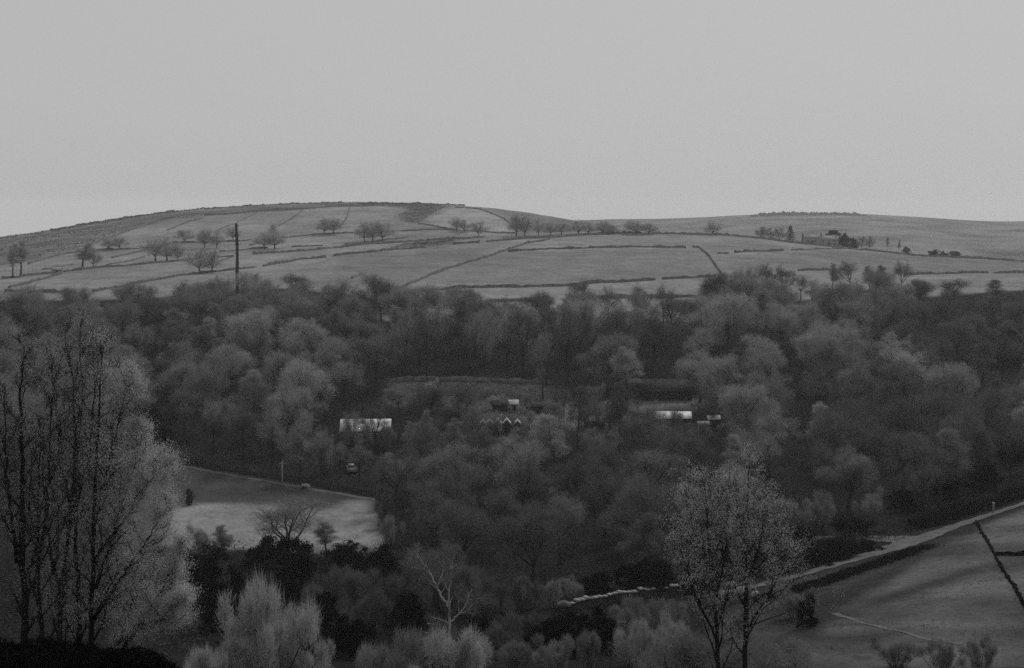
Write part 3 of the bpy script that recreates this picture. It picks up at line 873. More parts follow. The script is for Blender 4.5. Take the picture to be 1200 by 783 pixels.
for px, cr_, top, wd, lab in ((1095, 302, 292.5, 16, 'dark low bush on the skyline right of the saplings'), (1108, 302, 294.5, 14, 'second dark low bush along the right skyline'), (1120, 303, 294.5, 14, 'third dark low bush along the right skyline, beside the moor'),
                              (1062, 298, 289, 10, 'dark bush at the foot of the thin skyline sapling')):
    p = behind(px, cr_, 30); plant('evergreen', 'hedge_bush', 0, 0, max(2, float(slope(top)) * p[1] - p[2]), px_m(wd, p[1]), 'leaf_dark', lab, 'bush', 'bushes beyond the skyline wall', pos=p, parts=('stem', 'foliage'))

def gable_house(name, pos, L, Dp, eave, rh, rz, label, cat, wallm, roofm, group=None, windows=(), door=None, chimney=None, over=.3, gable_front=False, roof_th=.12):
    """L along local x, Dp along local y; ridge along x (or along y when the gable faces the viewer)"""
    e = empty(name, pos, label, cat, group, rz=rz)
    b = MB()
    if not gable_front:
        b.prism([(-Dp / 2, -1.0), (Dp / 2, -1.0), (Dp / 2, eave), (0, eave + rh - .05), (-Dp / 2, eave)], -L / 2, L / 2, axis='x')
    else:
        b.prism([(-L / 2, -1.0), (L / 2, -1.0), (L / 2, eave), (0, eave + rh - .05), (-L / 2, eave)], -Dp / 2, Dp / 2, axis='y')
    link('wall', b.mesh('wall'), M[wallm], e)
    r = MB(); half = (L if gable_front else Dp) / 2; a0, a1 = ((-Dp / 2 - over, Dp / 2 + over) if gable_front else (-L / 2 - over, L / 2 + over))
    s = rh / half
    ax = 'y' if gable_front else 'x'
    for sg in (-1, 1):
        xo = sg * (half + over)
        r.prism([(0, eave + rh + .02), (xo, eave - over * s + .02), (xo, eave - over * s + .02 + roof_th), (0, eave + rh + .02 + roof_th * 1.2)], a0, a1, axis=ax)
    ro = link('roof', r.mesh('roof'), M[roofm], e)
    fy = -Dp / 2
    for (x, z, ww, hh) in windows:
        m = MB(); m.box(x - ww / 2 - .08, x + ww / 2 + .08, fy - .05, fy + .02, z - hh / 2 - .08, z + hh / 2 + .08)
        fo = link('window', m.mesh('window'), M['wood_pale'], e)
        g2 = MB(); g2.box(x - ww / 2, x + ww / 2, fy - .07, fy - .045, z - hh / 2, z + hh / 2)
        link('pane', g2.mesh('pane'), M['glass'], fo)
    if door:
        x, ww, hh = door
        m = MB(); m.box(x - ww / 2, x + ww / 2, fy - .06, fy + .02, 0, hh); link('door', m.mesh('door'), M['wood'], e)
    if chimney:
        for cx in chimney:
            m = MB(); m.box(cx - .45, cx + .45, -.4, .4, eave + rh - .6, eave + rh + 1.3); m.box(cx - .52, cx + .52, -.47, .47, eave + rh + 1.3, eave + rh + 1.45)
            link('chimney', m.mesh('chimney'), M['stone'], ro)
    return e

p = behind(951, 287, 30)
gable_house('farm_outbuilding', p, 9.5, 5, 3.6, 1.8, R(-4), 'long low pale outbuilding left of the farmhouse', 'farm building', 'render', 'roof_grey', windows=[(-2.5, 1.7, 1, .9), (2, 1.7, 1, .9)], door=(0, 1.1, 2))
p = behind(971, 290, 30)
gable_house('farmhouse', p, 11, 6.5, 3.8, 2.2, R(-8), 'pale walled farmhouse on the skyline beside dark evergreens', 'farmhouse', 'render', 'roof_grey', windows=[(-3.5, 3.0, .8, .9), (0, 3.0, .8, .9), (3.5, 3.0, .8, .9), (-3.5, 1.1, .8, 1), (3.5, 1.1, .8, 1)], door=(0, 1.1, 2.1), chimney=[-4.6, 4.6])
p = P(67, 321.5)
gable_house('field_barn', p, 4.2, 3.4, 2.1, 1.1, R(12), 'small pale stone field barn at the junction of four hill walls', 'barn', 'roof_grey', 'roof_grey', door=(0, 1.0, 1.7))

# ------------------------------------------------------------------ tall pole rising from the wood
p = P(279, 380); topz = float(slope(262)) * p[1]
e = empty('tall_pole', p, 'tall slender dark pole rising above the wood before the hill fields', 'pole')
b = MB(); Hh = topz - p[2]
zz = np.linspace(-1, Hh, 14); rad = np.linspace(.56, .40, 14) + .04 * np.sin(zz * 1.7)
b.tube(np.column_stack([.10 * np.sin(zz * .35), zz * 0, zz]), rad, 10)
link('shaft', b.mesh('shaft', True), M['wood'], e)
b = MB()
for i, z in enumerate(np.linspace(Hh * .25, Hh - 1, 9)):
    b.box(-.62 - .15 * (i % 2), .62 + .1 * ((i + 1) % 2), -.08, .08, z, z + .25)
link('step_iron', b.mesh('step_iron'), M['wood'], e)

# ------------------------------------------------------------------ sheds and huts in the valley clearings
def at(px, row): return P(px, row)
p = at(429, 516)
gable_house('long_shed', p, px_m(56, p[1]), 6.5, 2.6, 1.9, R(3), 'long shed with a big patchy white roof among the trees', 'shed', 'wood', 'roof_white', windows=[(-3, 1.4, 1, .8), (3, 1.4, 1, .8)], door=(0, 1.2, 2), over=.35)
HUTS = [(566, 'leftmost smallest hut of the zigzag white roofed row', .7), (574, 'second hut from left in the zigzag white roofed row', .9), (583.5, 'third hut from left in the zigzag row, left of dark front', 1.05),
        (594, 'fourth hut from left in the zigzag row, brightest roof', 1.1), (606.5, 'last right hand hut set apart from the zigzag row', .75)]
for px, lab, s in HUTS:
    p = at(px, 505)
    ww = px_m(8.2, p[1]) * s * .9
    gable_house('hut', p, ww, 2.2, 1.7, .8 * s, 0, lab, 'hut', 'wood', 'roof_white', group='row of small white roofed huts', over=.16, gable_front=True, door=(0, .6, 1.5), roof_th=.24)
p = at(788, 500)
gable_house('white_roofed_shed', p, px_m(41, p[1]), 3.6, 2.2, 1.1, R(-2), 'narrow shed with bright white roof below the dark barn', 'shed', 'wood', 'roof_white', door=(1, 1.2, 1.9), windows=[(-2, 1.3, .9, .7)])
p = at(836, 499)
gable_house('small_hut', p, 2.4, 2.0, 1.7, .6, 0, 'tiny white roofed hut right of the narrow white roofed shed', 'hut', 'wood', 'roof_white', door=(0, .7, 1.5))
p = at(824, 507)
gable_house('small_hut', p, 2.1, 2.0, 1.9, .5, 0, 'tiny hut with pale wall below the tiny white roofed hut', 'hut', 'wood_pale', 'roof_grey', door=(0, .7, 1.5))
p = at(780, 466)
gable_house('dark_barn', p, px_m(58, p[1]), 6.5, 2.2, 2.2, R(2), 'long barn with a dark sloping roof above the white roofed shed', 'barn', 'wood', 'roof_dark', door=(0, 2.4, 2.3), over=.5)
for px, row, L, wm, rm, lab in ((586, 481, 3.4, 'wood', 'roof_dark', 'low dark shed behind the zigzag huts'), (602, 480, 1.8, 'render', 'roof_white', 'tiny pale shed between two low dark sheds'), (628, 483, 4.6, 'wood', 'roof_dark', 'longer low dark shed right of the tiny pale one'),
                               (648, 484, 2.6, 'wood', 'roof_dark', 'low dark shed at the right end of the clearing')):
    p = at(px, row); gable_house('low_shed', p, L, 2.6, 1.5, .7, R(4), lab, 'shed', wm, rm, group='low sheds in the clearing', door=(0, .8, 1.3))
p = at(697, 500)
gable_house('sheet_roofed_shelter', p, px_m(24, p[1]), 3.4, 1.5, .8, R(-8), 'low shelter with pale sheet roof between thin trees mid valley', 'shelter', 'wood', 'roof_grey', door=(0, 1, 1.3))

# parked pale car
p = at(412, 553)
e = empty('parked_car', p, 'pale car parked among thin trees beyond the mown field', 'car', rz=R(12))
b = MB(); prof = [(-.85, .3), (.85, .3), (.88, .55), (.80, .92), (.66, 1.0), (.58, 1.42), (-.58, 1.42), (-.66, 1.0), (-.80, .92), (-.88, .55)]
b.prism(prof[:5] + prof[7:], -2.05, 2.05, axis='y')
link('body', b.mesh('body'), M['paint'], e)
b = MB(); b.prism([(-.66, .99), (.66, .99), (.56, 1.40), (-.56, 1.40)], -1.0, 1.5, axis='y'); cab = link('cabin_glass', b.mesh('cabin_glass'), M['glass'], e)
b = MB(); b.box(-.58, .58, -.85, 1.35, 1.39, 1.46); link('roof_panel', b.mesh('roof_panel'), M['paint'], e)
for sx in (-1, 1):
    for sy in (-1.3, 1.3):
        b = MB(); b.tube(np.array([[sx * .62, sy, .31], [sx * .9, sy, .31]]), [.31, .31], 14); wh = link('wheel', b.mesh('wheel', True), M['rubber'], e)
        b = MB(); b.tube(np.array([[sx * .895, sy, .31], [sx * .915, sy, .31]]), [.18, .18], 12); link('hub_cap', b.mesh('hub_cap'), M['metal'], wh)
    b = MB(); b.box(sx * .62 - .14, sx * .62 + .14, -2.08, -2.04, .62, .78); link('headlight', b.mesh('headlight'), M['coping'], e)

# utility pole and boundary wall of the mown field
p = at(331, 573)
e = empty('utility_pole', p, 'pale slim utility pole on the mown field\'s far edge', 'pole')
b = MB(); Hh = px_m(33, p[1]); b.tube(np.array([[0, 0, -.6], [0, 0, Hh]]), [.16, .12], 8); link('pole', b.mesh('pole', True), M['wood_pale'], e)
b = MB(); b.box(-.75, .75, -.06, .06, Hh - .55, Hh - .4); link('crossarm', b.mesh('crossarm'), M['wood_pale'], e)
for x in (-.6, 0, .6):
    b = MB(); b.tube(np.array([[x, 0, Hh - .4], [x, 0, Hh - .2]]), [.05, .04], 6); link('insulator', b.mesh('insulator'), M['glass'], e)
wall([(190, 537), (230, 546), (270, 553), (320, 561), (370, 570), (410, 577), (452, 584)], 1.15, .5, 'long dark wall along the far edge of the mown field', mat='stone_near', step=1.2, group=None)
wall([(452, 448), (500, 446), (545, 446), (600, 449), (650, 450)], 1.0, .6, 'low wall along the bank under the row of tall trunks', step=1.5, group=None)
plant('evergreen', 'field_bush', 222, 592, px_m(19, 262), px_m(9, 262), 'leaf_dark', 'small dark upright bush standing in the mown field', 'bush', parts=('stem', 'foliage'))
p = at(358, 572)
b = MB(); b.tube(np.array([[-.9, 0, .05], [-.5, .05, .42], [0, 0, .5], [.5, .02, .38], [.9, 0, .05]]), [.2, .4, .45, .38, .2], 7)
o = link('boulder', b.mesh('boulder', True), M['coping'], loc=p); tag(o, 'pale boulder by the mown field wall right of utility pole', 'boulder')

# ------------------------------------------------------------------ the lane side
def hedge(pts, h, th, n, size, label, mat='hedge', name='hedge', group=None):
    W = np.array([P(*p_) for p_ in pts]); k = rng.integers(0, len(W) - 1, n); t = rng.random(n)[:, None]
    L = np.linalg.norm(np.diff(W[:, :2], axis=0), axis=1); pr_ = L / L.sum(); k = rng.choice(len(L), n, p=pr_)
    A = W[k] * (1 - t) + W[k + 1] * t
    s_ = (k + t[:, 0])
    top = h * (.75 + .25 * np.sin(s_ * 5.1) * np.sin(s_ * 1.7 + 1) + .12 * rng.normal(size=n))
    off = rng.normal(size=(n, 2)) * th * .33
    x = A[:, 0] + off[:, 0]; y = A[:, 1] + off[:, 1]
    z = Zt(x, y) + np.maximum(top, .2) * np.clip(rng.random(n) ** .8, 0, 1) * np.sqrt(np.clip(1 - (np.abs(off).max(1) / th) ** 2, .1, 1))
    S = np.column_stack([x, y, z]); c0 = S.mean(0); c0[2] = float(Zt(c0[0], c0[1])[0])
    Dv = rng.normal(size=S.shape); Dv /= np.linalg.norm(Dv, axis=1)[:, None]
    Vv, tr = twig_tris(S - c0, Dv, rng.uniform(.6, 1.4, n) * size, size * .8, rng)
    o = link(name, mesh_np(name, Vv, tris=tr), M[mat], loc=c0)
    return tag(o, label, 'hedge', group, 'thing')

hedge([(1085, 641), (1050, 653), (1000, 670), (950, 687), (905, 700), (880, 707)], .35, 2.8, 18000, .2, 'low dark bramble hedge along the near side of the lane below the fork')
hedge([(1200, 581), (1160, 594), (1120, 606), (1085, 617), (1068, 621)], 2.2, 2.4, 14000, .26, 'dark hedge on the far side of the lane right of fork')
wall([(1143, 613), (1152, 627), (1163, 645), (1170, 660), (1180, 677), (1190, 693), (1200, 709), (1215, 735)], .42, .3, 'broken dark wall running down the right hand pasture', mat='under_dark', step=.9, group=None, jit=.3)
wall([(1166, 651), (1180, 650.5), (1200, 651), (1240, 652)], .4, .35, 'short dark cross wall at the pasture\'s right edge', mat='under_dark', step=.9, group=None, jit=.3)

# parapet wall with pale copings
pw = [(648, 723), (668, 718), (700, 711), (740, 704), (790, 698), (830, 694)]
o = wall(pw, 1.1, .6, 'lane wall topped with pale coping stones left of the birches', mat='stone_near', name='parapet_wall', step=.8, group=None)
Wp = np.array([P(*q) for q in pw])
for i in range(len(Wp) - 1):
    L = np.linalg.norm(Wp[i + 1] - Wp[i]); k = int(L / .75)
    for j in range(k):
        if rng.random() < .12: continue
        c = Wp[i] + (Wp[i + 1] - Wp[i]) * (j + .5) / k; d = unit(Wp[i + 1] - Wp[i]); nrm = unit(np.array([-d[1], d[0], 0]))
        z0 = float(Zt(c[0], c[1])[0]) + 1.2 + rng.normal() * .05; ll = rng.uniform(.24, .355); ht = rng.uniform(.08, .32); th = rng.uniform(.3, .42)
        V8 = [(c + d * a * ll + nrm * bb * th)[:2].tolist() + [z0 + e_ * ht * (1 - .15 * rng.random())] for a in (-1, 1) for bb in (-1, 1) for e_ in (0, 1)]
        b = MB(); b.add(np.array(V8) - np.array(o.location), q=[(0, 1, 3, 2), (4, 6, 7, 5), (0, 4, 5, 1), (2, 3, 7, 6), (0, 2, 6, 4), (1, 5, 7, 3)])
        link('coping_stone', b.mesh('coping_stone'), M['coping'], o)
p = at(661, 722)
e = empty('gate_pier', p, 'square stone gate pier with pale cap ending the lane wall', 'gate pier')
b = MB(); b.box(-.55, .55, -.5, .5, -.6, 1.3); link('shaft', b.mesh('shaft'), M['stone_near'], e)
b = MB(); b.prism([(-.85, 1.3), (.85, 1.3), (.8, 1.5), (.15, 1.75), (-.15, 1.75), (-.8, 1.5)], -.7, .7, axis='y'); link('cap', b.mesh('cap'), M['stone'], e)
for px, row, s, lab in ((857, 689, .8, 'pale squared stone block on the lane behind the near birches'), (869, 697, 1.0, 'brightest pale boulder beside the lane between the two birches'), (885, 698, .55, 'small grey boulder right of the brightest one by the lane')):
    p = at(px, row); b = MB(); a = np.linspace(-.8, .8, 6)
    b.tube(np.column_stack([a * s * 1.2, .1 * np.sin(a * 4), .35 * s + .15 * s * np.cos(a * 2)]), np.array([.25, .5, .62, .6, .5, .2]) * s, 7)
    tag(link('boulder', b.mesh('boulder'), M['coping'], loc=p), lab, 'boulder')
for px, row, h, lab in ((1005, 628, 1.5, 'pale marker post beside the side track'), (1164, 600, 1.6, 'pale marker post on the lane edge far right')):
    p = at(px, row); e = empty('marker_post', p, lab, 'post')
    b = MB(); b.tube(np.array([[0, 0, -.3], [0, 0, h * .8]]), [.16, .14], 8); link('post', b.mesh('post'), M['wood_pale'], e)
    b = MB(); b.tube(np.array([[0, 0, h * .8], [0, 0, h * .92], [0, 0, h]]), [.2, .24, .06], 8); link('cap', b.mesh('cap'), M['coping'], e)

# ------------------------------------------------------------------ the wood: every tree its own object
WOOD = []   # (x, y, px, row, H, W, kind, tone)
WIN = [     # parts of the view that stay open: x0, x1, lowest visible row
 (392, 464, 505), (560, 612, 502), (764, 814, 494), (742, 814, 468), (560, 660, 484), (195, 438, 640), (455, 640, 452), (404, 420, 552), (684, 712, 498),
 (888, 1240, 650)]
NOGO = [
 [(120, 500), (200, 532), (300, 550), (400, 574), (450, 584), (455, 650), (330, 652), (120, 660)],     # mown field
 [(385, 488), (470, 488), (470, 524), (385, 524)], [(556, 470), (660, 470), (660, 512), (556, 512)],
 [(740, 440), (820, 440), (820, 505), (740, 505)], [(455, 445), (650, 445), (650, 475), (455, 475)],
 [(684, 485), (714, 485), (714, 505), (684, 505)], [(398, 540), (426, 540), (426, 560), (398, 560)],
 [(640, 735), (640, 700), (800, 690), (880, 672), (1000, 618), (1070, 612), (1300, 540), (1300, 900), (640, 900)],
]
def ok_base(px, row):
    return not any(inside(np.array([px]), np.array([row]), q)[0] for q in NOGO)
def upper(px): return np.interp(px, [0, 100, 200, 280, 345, 400, 460, 540, 600, 690, 760, 800, 850, 900, 960, 1060, 1120, 1200],
                                     [384, 386, 374, 366, 364, 372, 382, 376, 384, 378, 386, 388, 356, 352, 356, 354, 372, 372])
def lower(px): return np.interp(px, [0, 190, 200, 440, 470, 560, 640, 720, 800, 900, 1000, 1070, 1200, 1300], [700, 640, 548, 582, 640, 690, 700, 690, 682, 616, 606, 604, 572, 540])
def add_tree(px, row, H, W, kind, tn):
    p = P(px, row); WOOD.append([p[0], p[1], p[2], px, row, H, W, kind, tn])

# trees that can be told apart in the photograph
for px, row, top, wd, kd, tn in [
  (826, 358, 331, 24, 'spread', 'twig_mid'), (848, 352, 318, 30, 'open', 'twig_mid'), (866, 352, 312, 30, 'open', 'twig_mid'), (884, 351, 308, 32, 'open', 'twig_mid'),
  (902, 351, 308, 32, 'open', 'twig_dark'), (918, 352, 314, 30, 'open', 'twig_dark'), (938, 352, 322, 30, 'open', 'twig_mid'),
  (976, 344, 308, 16, 'tall', 'twig_mid'), (996, 344, 305, 32, 'open', 'twig_dark'), (1020, 344, 311, 22, 'tall', 'twig_mid'), (1034, 344, 310, 16, 'tall', 'twig_mid'), (1056, 345, 305, 30, 'open', 'twig_dark'),
  (545, 378, 336, 40, 'open', 'twig_mid'), (590, 384, 345, 34, 'open', 'twig_mid'), (640, 380, 340, 36, 'open', 'twig_mid'), (680, 378, 329, 34, 'open', 'twig_dark'), (712, 384, 334, 34, 'open', 'twig_mid'), (748, 386, 330, 34, 'open', 'twig_dark'), (778, 386, 334, 34, 'open', 'twig_dark'),
  (505, 384, 344, 36, 'open', 'twig_mid'), (350, 366, 320, 40, 'open', 'twig_dark'), (310, 368, 324, 36, 'open', 'twig_mid'), (260, 370, 322, 36, 'open', 'twig_dark'), (215, 374, 328, 36, 'open', 'twig_dark'), (385, 372, 330, 34, 'open', 'twig_dark'),
  # the row of tall trunks on the bank
  (475, 444, 352, 46, 'open', 'twig_mid'), (500, 446, 356, 44, 'open', 'twig_dark'), (528, 442, 350, 46, 'tall', 'twig_dark'), (556, 444, 358, 44, 'open', 'twig_mid'), (594, 447, 362, 46, 'open', 'twig_mid'), (613, 446, 358, 46, 'open', 'twig_dark'),
  (640, 452, 352, 52, 'open', 'twig_dark'), (665, 450, 350, 50, 'open', 'twig_dark'), (692, 446, 352, 50, 'open', 'twig_dark'), (725, 446, 356, 50, 'open', 'twig_dark'), (636, 470, 380, 40, 'open', 'twig_mid'),
  # thin trees standing before the sheds
  (502, 538, 478, 30, 'tall', 'twig_mid'), (531, 546, 490, 30, 'tall', 'twig_mid'), (677, 528, 452, 34, 'tall', 'twig_dark'), (726, 538, 446, 40, 'tall', 'twig_dark'), (480, 552, 492, 26, 'tall', 'twig_mid'), (428, 540, 490, 22, 'tall', 'twig_mid'),
  (414, 534, 478, 30, 'open', 'twig_mid'), (440, 532, 474, 32, 'open', 'twig_dark'), (579, 530, 478, 30, 'open', 'twig_mid'), (557, 534, 470, 34, 'open', 'twig_mid'), (622, 528, 474, 32, 'open', 'twig_mid'), (790, 524, 474, 28, 'open', 'twig_dark'), (764, 526, 468, 36, 'open', 'twig_mid'), (700, 530, 462, 36, 'open', 'twig_mid'), (652, 530, 466, 34, 'open', 'twig_mid'), (399, 560, 518, 30, 'open', 'twig_mid'), (421, 566, 516, 32, 'open', 'twig_mid'),
  (338, 664, 584, 112, 'open', 'twig_mid'), (384, 655, 610, 34, 'tall', 'twig_mid'), (262, 652, 612, 30, 'tall', 'twig_mid'),
  (215, 520, 448, 60, 'open', 'twig_dark'), (250, 533, 462, 60, 'open', 'twig_mid'), (285, 545, 474, 56, 'round', 'twig_dark'), (318, 550, 484, 54, 'open', 'twig_mid'), (352, 558, 492, 52, 'round', 'twig_mid'), (240, 505, 428, 66, 'round', 'twig_mid'), (378, 562, 500, 44, 'open', 'twig_mid'),
]:
    p = P(px, row)
    WOOD.append([p[0], p[1], p[2], px, row, px_m(row - top, p[1]), px_m(wd, p[1]), kd, tn])

g0 = np.random.default_rng(21)
TARGET = 298
fails = 0
while len(WOOD) < TARGET and fails < 60:
    best = None
    for _ in range(60):                       # of many free places take the one farthest from its neighbours
        px = g0.uniform(-25, 1225); d = math.sqrt(g0.uniform(165 ** 2, 470 ** 2))
        x = (px - 600) / F * d; z = float(Zt(x, d)[0]); ppx, row = proj(x, d, z); ppx = float(ppx); row = float(row)
        if row < upper(ppx) or row > lower(ppx) or not ok_base(ppx, row): continue
        if ppx < 215 and row > 560: continue
        H = np.interp(d, [165, 230, 300, 450], [9.5, 11.5, 13, 14.5]) * g0.uniform(.85, 1.15); kd = g0.choice(['round', 'open', 'tall'], p=[.52, .32, .16])
        if ppx > 1040 and row < 460: H *= .8
        W = H * (g0.uniform(.85, 1.12) if kd != 'tall' else g0.uniform(.55, .7))
        bad = False
        for x0, x1, vis in WIN:
            hw = W / 2 / d * F
            if row > vis + 6 and ppx + hw > x0 and ppx - hw < x1:
                Hm = (row - vis) / F * d * 1.0
                if Hm < H:
                    f = Hm / H
                    if f < .38: bad = True
                    H *= f; W *= max(f, .6)
        if bad: continue
        m_ = min(math.hypot(x - t[0], d - t[1]) for t in WOOD) / (1 + .25 * (d - 165) / 300)
        if m_ < 4: continue
        if best is None or m_ > best[0]: best = (m_, x, d, z, ppx, row, H, W, kd)
    if best is None:
        fails += 1; continue
    m_, x, d, z, ppx, row, H, W, kd = best
    r_ = g0.random()
    low_ = row > 545
    tn = 'twig_mid' if r_ < (.22 if low_ else .58) else ('twig_dark' if r_ < (.97 if low_ else .82) else 'twig_pale')
    if ppx > 1050 and row < 560 and r_ < .75: tn = 'twig_dark'
    WOOD.append([x, d, z, ppx, row, H, W, kd, tn])

BAND = [(0, 'top edge'), (392, 'second rank'), (440, 'middle'), (500, 'sheds'), (560, 'lower'), (625, 'front')]
ZONE = {
 (0, 0): "at wood's top under the field barn",
 (0, 1): "at wood's top beneath the tall pole",
 (0, 2): "at wood's top below the diagonal wall",
 (0, 3): "at wood's top below the middle pasture",
 (0, 4): "at wood's top below lone skyline tree",
 (0, 5): "at wood's top below right hand pasture",
 (1, 0): 'among crowns behind the left birches',
 (1, 1): 'among crowns next below the tall pole',
 (1, 2): 'along the bank of tall trunks',
 (1, 3): 'behind the tall trunks, under middle pasture',
 (1, 4): 'upslope right of the dark barn',
 (1, 5): 'second rank down from right hand pasture',
 (2, 0): 'just right of the left birches',
 (2, 1): 'upslope left of the long white shed',
 (2, 2): 'upslope of the long white shed',
 (2, 3): 'round the clearing behind the huts',
 (2, 4): 'beside the dark roofed barn',
 (2, 5): 'halfway down the right hand wood',
 (3, 0): "above the mown field's left corner",
 (3, 1): "behind the mown field's far wall",
 (3, 2): 'between white shed and zigzag huts',
 (3, 3): 'in front of the zigzag huts',
 (3, 4): 'below the narrow white roofed shed',
 (3, 5): 'in right hand wood above the lane',
 (4, 0): "beside the mown field's left end",
 (4, 1): "against the mown field's far wall",
 (4, 2): 'in thick wood right of mown field',
 (4, 3): 'in thick wood behind the coped wall',
 (4, 4): 'above the dark lane fork thicket',
 (4, 5): 'on the bank above the lane',
 (5, 0): "below the mown field's left end",
 (5, 1): "on the mown field's near edge",
 (5, 2): 'on near slope right of mown field',
 (5, 3): 'directly behind the coped lane wall',
 (5, 4): 'behind the lower right birches',
 (5, 5): 'next to the lane at right',
}
ORD = ['leftmost', 'second', 'third', 'fourth', 'fifth', 'sixth', 'seventh', 'eighth', 'ninth', 'tenth', 'eleventh', 'twelfth', 'thirteenth', 'fourteenth', 'fifteenth', 'sixteenth', 'seventeenth', 'eighteenth', 'nineteenth', 'twentieth', 'twenty-first', 'twenty-second', 'twenty-third']
zones = {}
for t in WOOD:
    b_ = max(i for i, (r0, _) in enumerate(BAND) if t[4] >= r0)
    c_ = int(min(5, max(0, t[3] // 200)))
    zones.setdefault((b_, c_), []).append(t)
LOOKW = {('open', 'twig_pale'): 'pale open-crowned', ('open', 'twig_mid'): 'grey open-crowned', ('open', 'twig_dark'): 'dark open-crowned', ('round', 'twig_pale'): 'pale round-crowned', ('round', 'twig_mid'): 'grey round-crowned', ('round', 'twig_dark'): 'dark round-crowned', ('tall', 'twig_pale'): 'pale narrow', ('tall', 'twig_mid'): 'grey narrow', ('tall', 'twig_dark'): 'dark narrow',
         ('spread', 'twig_mid'): 'grey spreading', ('spread', 'twig_dark'): 'dark spreading', ('spread', 'twig_pale'): 'pale spreading'}
for z_, lst in zones.items():
    byl = {}
    for t in lst: byl.setdefault((t[7], t[8]), []).append(t)
    for lk, sub in byl.items():
        sub.sort(key=lambda t: t[3])
        for i, t in enumerate(sub):
            if len(sub) == 1: lab = f"only {LOOKW[lk]} bare tree {ZONE[z_]}"
            elif len(sub) == 2: lab = f"{'left' if i == 0 else 'right'} one of two {LOOKW[lk]} trees {ZONE[z_]}"
            elif i == 0: lab = f"leftmost {LOOKW[lk]} tree {ZONE[z_]}"
            elif i == len(sub) - 1: lab = f"rightmost {LOOKW[lk]} tree {ZONE[z_]}"
            else: lab = f"{ORD[i]} from left of {LOOKW[lk]} trees {ZONE[z_]}"
            x, y, z, px, row, H, W, kd, tn = t
            plant(kd, 'woodland_tree', 0, 0, H, W, tn, lab, 'tree', 'bare trees of the valley wood', pos=np.array([x, y, z]))

# ------------------------------------------------------------------ shrubs, thickets and saplings
EVG = [ # px, base row, width px, height px, label
 (408, 668, 56, 34, 'low black bush on the bank at the mown field\'s near right corner'), (440, 668, 50, 30, 'black bush right of the near right field corner'), (368, 770, 60, 60, 'black bush at bottom close right of the feathery pair'), (415, 770, 56, 50, 'black bush at bottom left of the pale bushes'),
 (480, 745, 56, 54, 'black bush left under the white branched tree'), (560, 765, 50, 46, 'black bush at bottom right of the white branched tree'), (300, 668, 60, 40, 'black bush on the near edge of the mown field'), (255, 740, 50, 60, 'black bush low beside the left birches'),
 (745, 690, 50, 36, 'black bush in the wood edge behind the coped wall'), (700, 700, 44, 30, 'smaller black bush behind the coped wall\'s left half'), (845, 672, 50, 46, 'tall black bush behind the near right birches'), (940, 640, 60, 26, 'black bush at the wood edge over the side track'), (1000, 628, 50, 22, 'low black bush behind the side track post'),
 (912, 672, 54, 34, 'black evergreen bush at the left end of the lane fork thicket'), (945, 664, 56, 32, 'second black bush in the lane fork thicket'), (980, 655, 54, 26, 'third black bush in the lane fork thicket'), (1012, 645, 44, 16, 'lowest black bush at the tip of the lane fork'),
 (870, 680, 44, 40, 'black bush behind the right hand birch trunk'), (820, 694, 54, 44, 'large black bush above the lane wall\'s right end'), (775, 697, 50, 42, 'black evergreen bush above the middle of lane wall'),
 (245, 700, 60, 62, 'tall black bush right of the left birches'), (275, 720, 50, 60, 'black bush left of the feathery pale tree'), (350, 690, 56, 60, 'black evergreen under the spreading tree by the field'), (330, 715, 50, 50, 'black bush behind the feathery pale tree'),
 (385, 740, 50, 46, 'black bush right of the feathery pale pair'), (425, 690, 54, 44, 'dark bush below the mown field\'s right corner'), (455, 700, 50, 50, 'dark bush beside the white branched tree'),
 (665, 770, 60, 52, 'black bush below the gate pier'), (705, 765, 60, 50, 'black bush below the coped wall\'s left half'), (640, 765, 40, 40, 'black bush left below the gate pier'),
 (948, 735, 26, 40, 'small black bush standing in the pasture beside the birches'), (590, 745, 44, 36, 'black bush between the saplings left of gate pier'),
 (1105, 585, 40, 30, 'dark bush on the bank above the lane'), (1150, 575, 44, 40, 'larger dark bush high on the lane bank'), (1060, 600, 40, 26, 'dark bush above the lane fork'),
 (1180, 430, 40, 44, 'very dark evergreen at the right edge of the wood'), (1190, 540, 40, 50, 'dark evergreen at right edge above the lane'), (190, 535, 30, 34, 'dark bush at the mown field\'s left corner'), (170, 500, 36, 34, 'dark bush behind the left birches\' crown'),
]
for px, row, wd, ht, lab in EVG:
    p = P(px, row, 60)
    plant('evergreen', 'evergreen_bush', 0, 0, px_m(ht, p[1]), px_m(wd, p[1]), 'leaf_black', lab, 'evergreen bush', 'dark evergreen bushes', pos=p, parts=('stem', 'foliage'))
